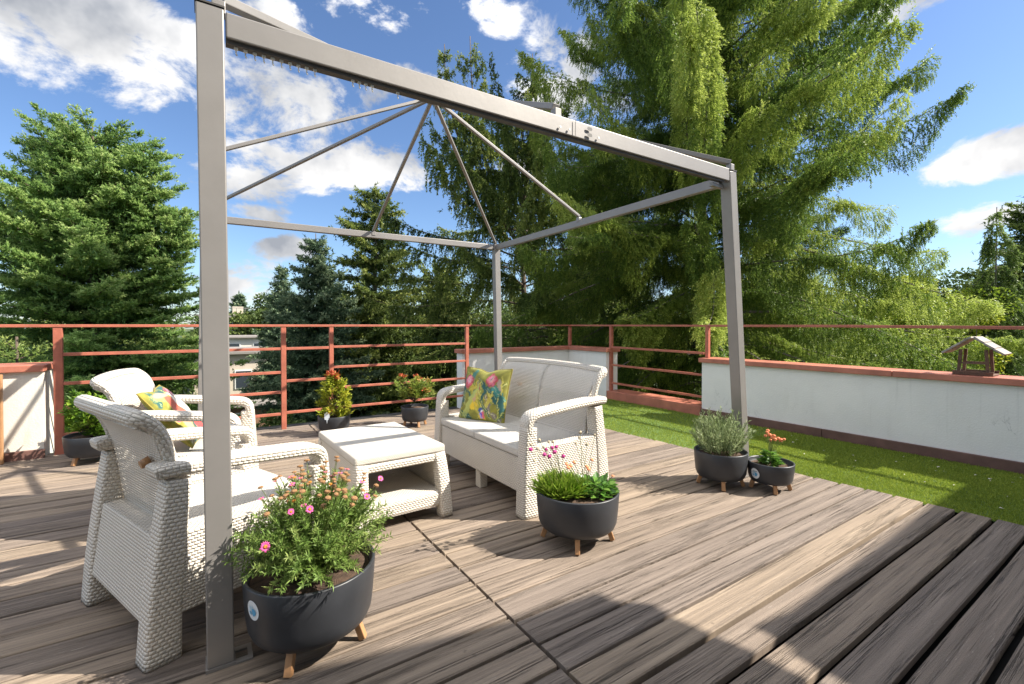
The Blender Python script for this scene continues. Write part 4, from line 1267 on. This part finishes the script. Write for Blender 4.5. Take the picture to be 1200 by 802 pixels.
def plant_tag():
    c = P6 + Vector((-.10, -.135, .185)); m = MB()
    f = Vector((-P6.x, -P6.y, 0)).normalized(); s = Vector((-f.y, f.x, 0))
    shape = [(-.02, 0), (.02, 0), (.026, .03), (.022, .062), (0, .075), (-.022, .062), (-.026, .03)]
    n = len(shape)
    for q in (0, -.002):
        for x, z in shape: m.v.append(c + s * x + Vector((0, 0, z)) + f * q)
    m.face(range(n)); m.face(range(2 * n - 1, n - 1, -1))
    for i in range(n): m.face((i, n + i, n + (i + 1) % n, (i + 1) % n))
    m.tube([c + Vector((0, 0, .0)) - f * .001, c + Vector((0, 0, -.04)) - f * .001], .003, 6)
    tag(m.put('plant_tag', plain('pale_tag', (.55, .60, .66), .4)), 'white plant tag stuck in the soil of the tall red tipped shrub', 'plant tag')
plant_tag()

# ------------------------------------------------------------------ bird feeder
def build_feeder():
    t = thing('bird_feeder', 'wooden bird feeder with a grey pitched roof on the parapet', 'bird feeder', (5.43, 1.10, .730), R(90))
    # local x runs along the parapet (towards +Y), width .30
    m = MB(); m.box((-.125, -.10, 0), (.125, .10, .014)); m.box((-.125, -.10, .014), (.125, -.088, .036)); m.box((-.125, .088, .014), (.125, .10, .036)); m.put('tray', M_DKWOOD, t, bevel=.003)
    for x in (-.085, .085):
        for y in (-.075, .075):
            m = MB(); m.bar((x * 1.05, y, .014), (x * .9, y, .215), .022, .018, up=(0, 1, 0)); m.put('post', M_DKWOOD, t, bevel=.002)
    for y in (-.075, .075):
        m = MB(); m.bar((-.085, y, .10), (.085, y, .10), .012, .014); m.put('perch', M_DKWOOD, t)
    for s in (-1, 1):
        for k in range(3):
            d = .008 * k
            m = MB(); a = Vector((s * (.002 + k * .062), 0, .312 - k * .0435)); b = Vector((s * (.066 + k * .062), 0, .2665 - k * .0435))
            m.bar(a + Vector((0, -.125, .004 * (2 - k))), a + Vector((0, .125, .004 * (2 - k))), .001, .001) if 0 else None
            mid = (a + b) / 2; dr = (b - a).normalized(); nn = Vector((-dr.z * s, 0, dr.x * s))
            q0 = mid + nn * .004 * (2 - k)
            m.bar(q0 + Vector((0, -.125, 0)), q0 + Vector((0, .125, 0)), .074, .016, up=nn); m.put('roof_board', M_GREYW, t, bevel=.003)
    m = MB(); m.tube([(0, -.02, .32), (0, 0, .40), (.0, .0, .42)], .0022, 6); m.tube([(.0, .0, .42), (.03, .02, .36), (.07, .03, .29)], .0018, 6)
    m.put('hanging_wire', M_TRACK, t)
build_feeder()

# ------------------------------------------------------------------ conifers and other trees
class Tree:
    def __init__(s): s.P, s.D, s.L, s.V = [], [], [], []; s.wood = MB()
    def add(s, P, D, L, V): s.P.append(P); s.D.append(D); s.L.append(L); s.V.append(V)

def conifer(name, label, base, height, radius, mat, bark, seed, style='norway', group=None, lo=.12, sprig=.12, width=.036, whorls=26, per=6,
            trunk_r=.16, tops=None, profile=None, curtain=.55, k=4, dens=1.0, thin=1.0, rise0=.02, fill=1.0, forks=False, twig=.07, lift=.75, even=.58):
    """trunk with whorled limbs; every limb carries twigs of needle sprigs. face: keep the side towards this azimuth denser"""
    g = np.random.default_rng(seed)
    t = thing(name, label, 'tree', base, 0, group)
    T = Tree()
    stems = [((0, 0), 0.0, height, radius)] if tops is None else tops
    tassel = style == 'tassel'
    if tassel: style = 'norway'
    hang = style in ('norway', 'weeping')
    def limb(st, az, L, fz, depth, rise_b=None):
        out = np.array([math.cos(az), math.sin(az), 0.0]); sd = np.array([-out[1], out[0], 0.0])
        wx, wy = base[0] + st[0] + out[0] * L, base[1] + st[1] + out[1] * L
        if wx < 6.0 and wy < 6.7 and base[2] + st[2] < 2.6 and out[0] < -.05:      # boughs pruned back from the terrace
            L = min(L, max(.3, (base[0] + st[0] - 6.0) / -out[0]))
        m = max(4, int(L / .10))
        s = np.linspace(0, 1, m + 1)
        rise = None
        if style == 'norway':
            rise = (rise0 + lift * fz + g.normal(0, .10)) if rise_b is None else rise_b + g.normal(0, .12)
            sag = (.50 * (1 - fz) + .16) * g.uniform(.7, 1.3); tip = .50
            zz = L * (rise * s - sag * 1.6 * s ** 2 + tip * s ** 3.2)
        elif style == 'fir':
            rise = (.06 + .55 * fz + g.normal(0, .06)); zz = L * (rise * s - .16 * s ** 2 + .10 * s ** 4)
        elif style == 'weeping':
            zz = L * (.35 * s - 1.3 * s ** 2)
        else:
            rise = (.0 + .45 * fz + g.normal(0, .07)); zz = L * (rise * s - .25 * s ** 2 + .16 * s ** 3)
        wob = g.normal(0, .07) * L * s ** 2 + .035 * L * np.sin(s * g.uniform(4, 8) + g.uniform(0, 6)) * s
        C = np.array(st)[None] + out[None] * (L * s)[:, None] + sd[None] * wob[:, None]; C[:, 2] += zz
        idx = np.linspace(0, m, min(m, 7) + 1).astype(int)
        r0 = (.010 + .016 * L * .45) * (.7 if hang else 1) * (.6 if depth else 1)
        T.wood.tube([Vector(C[i]) for i in idx], [max(.004, r0 * (1 - .9 * s[i])) for i in idx], 5, caps=False)
        tang = norm(np.gradient(C, axis=0))
        vb = g.uniform(.12, .62) if not tassel else g.uniform(.0, .62)
        q = np.repeat(np.arange(1, m + 1), 4); q = q[(s[q] > (.22 if not depth else 0))]
        if len(q):
            P = C[q] + g.normal(0, .035, (len(q), 3)); D = tang[q] * .8 + sd[None] * g.normal(0, .8, (len(q), 1)) + np.array([0, 0, .25]) + g.normal(0, .2, (len(q), 3))
            T.add(P, D, g.uniform(.8, 1.25, len(q)) * sprig, np.clip(vb + .14 + .30 * s[q] + g.normal(0, .1, len(q)), 0, 1))
        step = (twig if hang else .055) / dens
        mt = max(2, int(L * .9 / step))
        ss = g.uniform(.14 if not depth else .02, 1.0, mt)
        if tassel:
            area = L * curtain * 1.5 * min(1, .30 + L / 2.6)
            n = int(area * dens * 300)
            sx = np.power(g.random(n), .85) * .9 + .10; f = np.clip(sx * m, 0, m - .001); i0 = f.astype(int); fr = (f - i0)[:, None]
            bp = C[i0] * (1 - fr) + C[np.minimum(i0 + 1, m)] * fr; tg = tang[i0]
            env = np.power(np.clip(np.sin(np.pi * np.clip(sx * .76 + .12, 0, 1)), 0, 1), .7) * (.55 + .45 * np.sin(sx * L * 4.2 + vb * 40)) * min(1, .30 + L / 2.6)
            hh = np.power(g.random(n), .8); sg = np.where(g.random(n) < .5, -1., 1.)
            wd = .035 + .125 * np.sin(np.pi * np.clip(hh * .8 + .15, 0, 1)) * min(1, L / 2)
            P = bp + sd[None] * (sg * wd * g.uniform(.55, 1.1, n))[:, None] + tg * (hh * .12 * env)[:, None]
            P[:, 2] -= curtain * env * hh - .06
            P += g.normal(0, .025, P.shape)
            D = np.array([0, 0, -1.]) * (.55 + .75 * hh)[:, None] + sd[None] * (sg * (.6 - .4 * hh))[:, None] + tg * .22 + g.normal(0, .2, (n, 3))
            T.add(P, D, g.uniform(.7, 1.2, n) * sprig, np.clip(vb + .10 + .16 * sx + g.normal(0, .09, n), 0, 1))
        for side in ((-1, 1) if not tassel else ()):
            f = np.clip(ss * m, 0, m - .001); i0 = f.astype(int); fr = (f - i0)[:, None]
            base_p = C[i0] * (1 - fr) + C[np.minimum(i0 + 1, m)] * fr
            tg = tang[i0]
            if hang:
                env = np.power(np.clip(np.sin(np.pi * np.clip(ss * .80 + .08, 0, 1)), 0, 1), .6)
                lump = .62 + .38 * np.sin(ss * L * 5.2 + vb * 40)
                tl = curtain * env * lump * g.uniform(.45, 1.15, mt) * (min(1, .30 + L / 2.6) if style == 'norway' else min(1, .12 + L / 1.8))
                d0 = sd[None] * side * g.uniform(.08, .5, (mt, 1)) + tg * g.uniform(.25, .65, (mt, 1)) + g.normal(0, .06, (mt, 3))
                dr = 1.0
            elif style == 'fir':
                tl = (.16 + .42 * L * (1 - ss) * .55) * g.uniform(.6, 1.1, mt)
                d0 = sd[None] * side * .8 + tg * .7 + np.array([0, 0, .10]) + g.normal(0, .12, (mt, 3)); dr = .05
            else:
                tl = (.14 + .34 * L * (1 - ss) * .6) * g.uniform(.6, 1.1, mt)
                d0 = sd[None] * side * .85 + tg * .65 + g.normal(0, .12, (mt, 3)); dr = .35
            d0 = norm(d0)
            ns = np.maximum(1, (tl / (sprig * (.36 if hang else .36)) * thin).astype(int))
            rep = np.repeat(np.arange(mt), ns)
            fo = (np.concatenate([np.arange(x) for x in ns]) + g.random(len(rep))) / np.repeat(ns, ns)
            l = tl[rep] * fo
            P = base_p[rep] + d0[rep] * (l * (1 - .55 * dr * fo))[:, None]
            P[:, 2] -= dr * l * (.35 + .65 * fo)
            P += g.normal(0, .012 if hang else .020, P.shape)
            D = d0[rep] * (1 - .8 * dr * fo)[:, None]; D[:, 2] -= dr * (.3 + .9 * fo)
            if style == 'fir': D[:, 2] += g.uniform(.0, .7, len(rep))
            D += g.normal(0, .2, D.shape)
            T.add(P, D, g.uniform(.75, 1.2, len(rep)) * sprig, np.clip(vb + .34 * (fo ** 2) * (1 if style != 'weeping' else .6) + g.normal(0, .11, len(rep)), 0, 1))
        # older needles filling the inside of the spray
        n = int(fill * L * 40)
        if n:
            i0 = (g.uniform(.08, .85, n) * m).astype(int)
            P = C[i0] + g.normal(0, .12, (n, 3)); P[:, 2] -= np.abs(g.normal(0, .28 if hang else .10, n)) * min(1, L / 2)
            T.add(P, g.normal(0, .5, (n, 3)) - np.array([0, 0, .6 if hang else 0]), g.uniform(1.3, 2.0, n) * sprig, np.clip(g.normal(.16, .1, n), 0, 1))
        if forks and depth == 0 and L > 1.1:
            for sg in (-1, 1):
                for f0 in ((g.uniform(.28, .45), g.uniform(.55, .7)) if L > 2.2 else (g.uniform(.35, .6),)):
                    i0 = int(f0 * m)
                    limb(Vector(C[i0]), az + sg * g.uniform(.35, .75), L * (1 - f0) * g.uniform(.6, 1.0), fz, 1, rise_b=float(tang[i0][2]) + .25)
    for si, ((ox, oy), zlow, ztop, rad) in enumerate(stems):
        nst = 9
        if si == 0:
            pts = [Vector((g.normal(0, .02) * ztop / 10, g.normal(0, .02) * ztop / 10, ztop * i / nst)) for i in range(nst + 1)]; pts[0] = Vector((0, 0, -.3))
        else:
            pts = []
            for i in range(nst + 1):
                f = i / nst; e = 1 - (1 - f) ** 2.2
                pts.append(Vector((ox * e, oy * e, zlow + (ztop - zlow) * f)))
        rr = [max(.012, (trunk_r if si == 0 else trunk_r * .4) * (1 - i / nst) ** .8) for i in range(nst + 1)]
        T.wood.tube(pts, rr, 8)
        def trunk_at(z):
            f = min(max((z - pts[0].z) / (pts[-1].z - pts[0].z), 0), 1) * nst; i = min(int(f), nst - 1)
            return pts[i].lerp(pts[i + 1], f - i)
        zs0 = zlow + (ztop - zlow) * (lo if si == 0 else .18)
        nw = whorls if si == 0 else int(whorls * .5)
        for w in range(nw):
            fz = (w + g.uniform(-.3, .3)) / nw; fz = min(max(fz, 0), .995)
            z = zs0 + (ztop - zs0) * fz
            prof = profile(fz) if profile else (1 - fz) ** .75
            n_b = max(3, int(round(per * (1 - .45 * fz) + g.uniform(-.8, .8))))
            a0 = g.uniform(0, 6.28)
            for b in range(n_b):
                limb(trunk_at(z + g.normal(0, .06)), a0 + 6.283 * b / n_b + g.normal(0, .25), max(.18 if style != 'weeping' else .07, rad * prof * g.uniform(even, 1.10)), fz, 0)
    P = np.concatenate(T.P); D = np.concatenate(T.D); L = np.concatenate(T.L); V = np.concatenate(T.V)
    dist = math.hypot(base[0], base[1])
    keep = ~((P[:, 0] + base[0] < 5.8) & (P[:, 1] + base[1] < 6.5) & (P[:, 2] + base[2] < 2.4) & (P[:, 0] + base[0] > -1))
    keep &= P[:, 2] + base[2] > 1.15 - .24 * dist - .7          # the terrace edge hides everything lower
    keep &= (P @ np.array([base[0], base[1], 0]) / dist < .35 * radius) | (g.random(len(P)) < .6)      # thinner on the side nobody sees
    P, D, L, V = P[keep], D[keep], L[keep], V[keep]
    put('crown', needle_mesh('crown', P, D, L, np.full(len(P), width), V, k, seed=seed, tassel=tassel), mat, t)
    T.wood.put('trunk', bark, t)
    STATS.append((name, len(P) * k))
    return t
STATS = []
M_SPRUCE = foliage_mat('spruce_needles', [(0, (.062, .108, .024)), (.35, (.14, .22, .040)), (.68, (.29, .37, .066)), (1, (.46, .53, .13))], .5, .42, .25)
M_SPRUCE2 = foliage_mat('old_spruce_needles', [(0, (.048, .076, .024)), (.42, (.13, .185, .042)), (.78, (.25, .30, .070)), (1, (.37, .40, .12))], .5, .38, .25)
M_FIR = foliage_mat('fir_needles', [(0, (.08, .15, .042)), (.42, (.18, .30, .075)), (.78, (.31, .43, .125)), (1, (.42, .52, .19))], .5, .42, .25)
M_BLUE = foliage_mat('blue_spruce_needles', [(0, (.04, .075, .040)), (.42, (.10, .16, .088)), (.78, (.20, .265, .15)), (1, (.30, .36, .20))], .5, .3, .25)
M_WEEP = foliage_mat('weeping_needles', [(0, (.06, .10, .03)), (.5, (.17, .25, .06)), (1, (.33, .40, .11))], .5, .35, .25)
M_GOLD = foliage_mat('golden_leaves', [(0, (.09, .15, .015)), (.4, (.20, .28, .028)), (.8, (.40, .42, .035)), (1, (.52, .48, .06))], .5, .4, .25)
M_FARG = foliage_mat('far_leaves', [(0, (.05, .08, .025)), (.5, (.11, .16, .04)), (1, (.20, .24, .07))], .5, .35, .2)

def ground_at(x, d):
    p = at_depth(x, 381, d); return Vector((p.x, p.y, GZ))

def plant_trees():
    # dense rounded fir on the left
    conifer('fir_tree', 'broad dense fir with layered boughs left of the pergola', ground_at(112, 11.0), 10.9, 3.0, M_FIR, M_BARK, 101, 'fir', lo=.27, sprig=.105, width=.030, whorls=21, per=9, trunk_r=.17, k=5,
            profile=lambda f: (math.sqrt(max(0, 1 - f ** 2.6)) * .94 + .06) * (.86 + .24 * (1 - f)), dens=1.0,
            tops=[((0, 0), 0, 10.9, 3.0), ((1.0, -.8), 7.0, 10.2, .9), ((-.9, .5), 7.0, 10.5, .9), ((-.2, -.9), 7.2, 10.2, .8), ((.5, .7), 7.2, 9.9, .8), ((1.6, -.9), 6.0, 8.9, .8), ((-1.6, .6), 6.0, 9.0, .8)])
    # old tall spruce with three leaders and hanging curtains
    def prof_old(f): return (.72 + .50 * f) if f < .50 else (.90 * (1 - (f - .50) / .50) ** 1.1 + .07)
    conifer('spruce_tree', 'tall ragged spruce with drooping curtains and three leader tips', ground_at(612, 13.5), 12.4, 5.3, M_SPRUCE2, M_BARK, 102, 'norway', lo=.22, sprig=.10, width=.029, whorls=18, per=6, trunk_r=.15, k=5, twig=.05, fill=.5,
            profile=prof_old, curtain=.95, dens=1.0, rise0=.0,
            tops=[((0, 0), 0, 12.4, 5.3), ((-1.25, .85), 8.2, 14.5, 1.0), ((-1.85, 1.3), 8.4, 14.3, .7), ((.25, -.15), 9.5, 14.0, 1.0)])
    # the great bright spruce
    def prof_big(f): return .66 + 2.6 * f if f < .14 else 1.16 * (1 - f) ** .82 + .03
    conifer('great_spruce', 'very large bright green spruce filling the sky right of centre', ground_at(826, 9.8), 19.5, 4.6, M_SPRUCE, M_BARKG, 103, 'tassel', lo=.20, sprig=.140, width=.0185, whorls=36, per=9, trunk_r=.15, k=10,
            profile=prof_big, curtain=1.0, dens=1.05, rise0=.20, fill=.6, lift=.55, even=.76)
    # spruce with a bare grey trunk, middle left
    conifer('mid_spruce', 'mid distance spruce with a pale trunk showing behind the railing', ground_at(440, 17.0), 11.3, 3.7, M_SPRUCE2, M_BARKG, 104, 'spruce', lo=.12, sprig=.15, width=.046, whorls=24, per=7, trunk_r=.16, k=5,
            profile=lambda f: (.9 if f < .5 else 1) * (1 - f) ** .7 + .04, dens=.9)
    conifer('blue_spruce', 'bluish pointed spruce right of the front post', ground_at(372, 14.5), 9.0, 2.7, M_BLUE, M_BARK, 105, 'spruce', lo=.12, sprig=.13, width=.040, whorls=26, per=9, trunk_r=.12, k=5,
            profile=lambda f: (1 - f) ** .85 + .03, dens=1.0)
    conifer('narrow_spruce', 'small pointed spruce tip left of the bluish spruce', ground_at(331, 24), 9.2, 2.0, M_BLUE, M_BARK, 106, 'spruce', lo=.2, sprig=.2, width=.066, whorls=24, per=8, trunk_r=.1, profile=lambda f: (1 - f) ** .9 + .03, dens=.8)
    # more spruces behind, closing the gaps
    conifer('dark_spruce', 'dark spruce standing between the ragged spruce and the great spruce', ground_at(705, 19), 12.6, 3.9, M_SPRUCE2, M_BARK, 107, 'tassel', lo=.15, sprig=.26, width=.040, whorls=18, per=7, trunk_r=.16, curtain=1.1, dens=.5, rise0=.2, k=7)
    conifer('dark_spruce', 'dark spruce behind the middle rails, below the ragged spruce', ground_at(520, 20), 8.8, 4.2, M_SPRUCE2, M_BARK, 108, 'norway', lo=.08, sprig=.18, width=.066, whorls=20, per=7, trunk_r=.14, curtain=.9, dens=.8)
    conifer('dark_spruce', 'dark spruce behind the right side of the great spruce', ground_at(900, 18), 10.4, 3.5, M_SPRUCE2, M_BARK, 109, 'tassel', lo=.15, sprig=.24, width=.036, whorls=18, per=7, trunk_r=.14, curtain=1.0, dens=.5, rise0=.25, k=7)
    # weeping conifer at the right
    conifer('weeping_spruce', 'slender weeping conifer with a nodding tip at the right', ground_at(1166, 14), 9.7, 2.3, M_WEEP, M_BARKG, 110, 'weeping', lo=.25, sprig=.12, width=.032, whorls=28, per=5, trunk_r=.07, profile=lambda f: .92 * (1 - f) ** 1.05 + .05, curtain=1.45, k=5, fill=.3, twig=.05)
    conifer('pine_tree', 'dark conifer cut off by the right picture edge', ground_at(1212, 17), 10.7, 3.2, M_SPRUCE2, M_BARK, 111, 'spruce', lo=.2, sprig=.16, width=.055, whorls=24, per=8, trunk_r=.14, profile=lambda f: (1 - f) ** .6 + .05, dens=.9)
    conifer('fir_sapling', 'young pale green fir tip above the cream wall block', Vector((-1.72, 7.3, GZ)), 6.02, 1.0, M_GOLDF, M_BARK, 112, 'fir', lo=.45, sprig=.070, width=.016, whorls=14, per=5, trunk_r=.035, profile=lambda f: (1 - f) ** .8 + .05, dens=.7)
    # far conifer
    conifer('far_spruce', 'small distant spruce above the flat roofed houses', ground_at(281, 52), 9.6, 3.2, M_BLUE, M_BARK, 113, 'spruce', lo=.2, sprig=.42, width=.16, whorls=16, per=7, trunk_r=.2, dens=.4, k=4)
M_GOLDF = foliage_mat('young_fir', [(0, (.07, .12, .03)), (.5, (.15, .22, .05)), (1, (.28, .34, .09))], .5, .3, .25)
plant_trees()

def broadleaf(name, label, base, height, radii, mat, seed, n=26000, leaf=.11, clumps=42, trunk_r=.12, zc=.66):
    g = np.random.default_rng(seed)
    t = thing(name, label, 'tree', base)
    c0 = np.array([0, 0, height - radii[2]])
    d = fib_dirs(clumps, g, -.75); cc = c0 + d * np.array(radii) * g.uniform(.45, .95, (clumps, 1))
    cr = g.uniform(.22, .42, clumps) * radii[0]
    m = MB(); m.tube([(0, 0, -.2), (.05, 0, height * .3), (0, .05, height - radii[2])], [trunk_r, trunk_r * .7, trunk_r * .35], 8)
    for c in cc: m.tube([Vector((0, 0, height * .35)), Vector(c0 * .5 + c * .5) - Vector((0, 0, .1)), Vector(c)], [trunk_r * .35, trunk_r * .2, .01], 5, caps=False)
    m.put('trunk', M_BARK, t)
    ci = g.integers(0, clumps, n); dd = fib_dirs(n, g, -1); rr = np.power(g.random(n), .4) * cr[ci]
    P = cc[ci] + dd * rr[:, None] * np.array([1, 1, .75])
    V = np.clip(g.uniform(.1, .7, clumps)[ci] + g.normal(.1, .16, n), 0, 1)
    put('crown', leaf_mesh('crown', P, dd + g.normal(0, .7, (n, 3)) - np.array([0, 0, .2]), dd * .5 + g.normal(0, .5, (n, 3)) + np.array([0, 0, .5]), g.uniform(.6, 1.2, n) * leaf, g.uniform(.5, .8, n) * leaf, V), mat, t)
    return t
broadleaf('golden_tree', 'yellow green leafy tree between the great spruce and the weeping conifer', ground_at(1078, 15), 8.2, (2.1, 2.1, 3.6), M_GOLD, 201, 80000, .10, 90)
broadleaf('pale_tree', 'pale green leafy tree behind the yellow one', ground_at(1105, 26), 8.6, (3.6, 3.6, 3.2), M_FARG, 202, 30000, .2)
broadleaf('far_tree', 'round distant leafy tree right of the far house roof', ground_at(312, 46), 9.2, (3.2, 3.2, 4.2), M_FARG, 203, 14000, .34)
broadleaf('far_tree', 'low distant leafy tree left of the far house roof', ground_at(246, 44), 7.0, (3.0, 3.0, 3.4), M_FARG, 204, 10000, .34)
broadleaf('garden_shrub', 'bright green bush beyond the railing beside the cream wall block', Vector((-.98, 6.75, GZ)), 5.45, (.62, .55, 1.3), M_SHRUB, 205, 16000, .07, 40, .04)
broadleaf('garden_bush', 'low bright bush below the railing behind the farther armchair', ground_at(330, 10), 4.3, (1.0, 1.0, 1.4), M_FARG, 206, 14000, .1, 40, .05)
for i, (x, d, h, r) in enumerate(((-260, 26, 9, 5), (90, 24, 8.6, 5), (420, 40, 9.5, 6), (560, 42, 10, 6), (690, 38, 10, 6), (840, 34, 9.5, 6), (980, 36, 9.5, 5), (1290, 30, 10, 5), (1450, 26, 11, 5))):
    nm = ('at the far left edge', 'behind the dense fir', 'behind the bluish spruce', 'behind the ragged spruce', 'behind the dark spruce', 'behind the great spruce', 'behind the spruce branches at right', 'beyond the right edge conifer', 'beyond the right frame')[i]
    broadleaf('background_tree', 'distant leafy garden tree ' + nm, ground_at(x, d), h - 1.2, (r, r, 3.6), M_FARG, 300 + i, 12000, .34)

# ------------------------------------------------------------------ far houses
M_BEIGE = plaster_mat('beige_render', (.52, .45, .36), .2)
M_ROOFG = plain('grey_roofing', (.22, .20, .18), .9); M_GLASS = plain('dark_glass', (.035, .045, .055), .12, 0, .1, 3, 0)
M_SHED = plain('brown_boards', (.20, .11, .065), .8, 0, .3, 5, .2)
def far_house(name, label, px, d, w, dep, z0, z1, wall, wins, roof=.25, extra=None):
    """front faces the terrace; px is the picture column of its left front corner"""
    c = at_depth(px, 381, d); c.z = GZ
    az = R(YAW - 90 + 32)
    t = thing(name, label, 'house', c, az)
    m = MB(); m.box((0, 0, z0 - GZ), (w, dep, z1 - GZ)); m.put('wall', wall, t)
    m = MB(); m.box((-.25, -.35, z1 - GZ + .003), (w + .25, dep + .2, z1 - GZ + roof)); m.put('roof', M_ROOFG, t)
    for (x0, x1, a, b) in wins:
        m = MB(); m.box((x0, -.06, a - GZ), (x1, -.003, b - GZ)); f = m.put('window', M_WHITEP, t)
        m = MB(); m.box((x0 + .06, -.075, a - GZ + .06), (x1 - .06, -.062, b - GZ - .06)); m.put('pane', M_GLASS, f)
    if extra: extra(t, w, dep, z1 - GZ + roof)
    return t
def rail_extra(t, w, dep, z):
    m = MB()
    for k in range(9):
        x = .2 + (w - .4) * k / 8; m.bar((x, .2, z), (x, .2, z + .7), .05, .05, up=(0, 1, 0))
    m.bar((.2, .2, z + .7), (w - .2, .2, z + .7), .06, .06); m.put('roof_rail', M_METAL, t)
    m = MB(); m.box((w * .45, 1.5, z), (w * .6, 2.4, z + .9)); m.put('chimney', M_BEIGE, t)
far_house('penthouse', 'far grey flat roofed house with a dark window band and roof rail', 232, 46, 6.6, 6, GZ, 1.9, M_ROOFG, [(2.4, 4.4, .55, 1.65), (4.6, 6.3, .55, 1.65), (.3, 2.2, .55, 1.65)], .3, rail_extra)
far_house('terrace_house', 'far white house with a flat grey terrace roof', 236, 36, 5.6, 6, GZ, .1, M_CREAM, [(3.5, 4.6, -1.2, -.3), (1.0, 2.6, -1.2, -.3)], .12)
def gable_extra(t, w, dep, z):
    m = MB(); m.v += [Vector(p) for p in ((w * .55, -1.6, z - 2.2), (w + .3, -1.6, z - 2.2), (w * .78, -1.6, z - 1.0), (w * .55, -.05, z - 2.2), (w + .3, -.05, z - 2.2), (w * .78, -.05, z - 1.0))]
    m.face((0, 1, 2)); m.face((5, 4, 3)); m.face((0, 2, 5, 3)); m.face((1, 4, 5, 2)); m.face((0, 3, 4, 1)); m.put('porch_gable', M_SHED, t)
far_house('beige_house', 'nearer beige flat roofed house with brown shutters seen through the rails', 226, 26, 4.6, 7, GZ, -.55, M_BEIGE, [(2.0, 2.9, -2.6, -1.5), (3.05, 3.75, -2.6, -1.7)], .14, gable_extra)
far_house('garden_shed', 'low brown boarded shed below the beige house', 262, 21, 2.6, 3, GZ, -2.6, M_SHED, [(.3, 1.1, -3.6, -2.9)], .12)
print('needles', STATS)
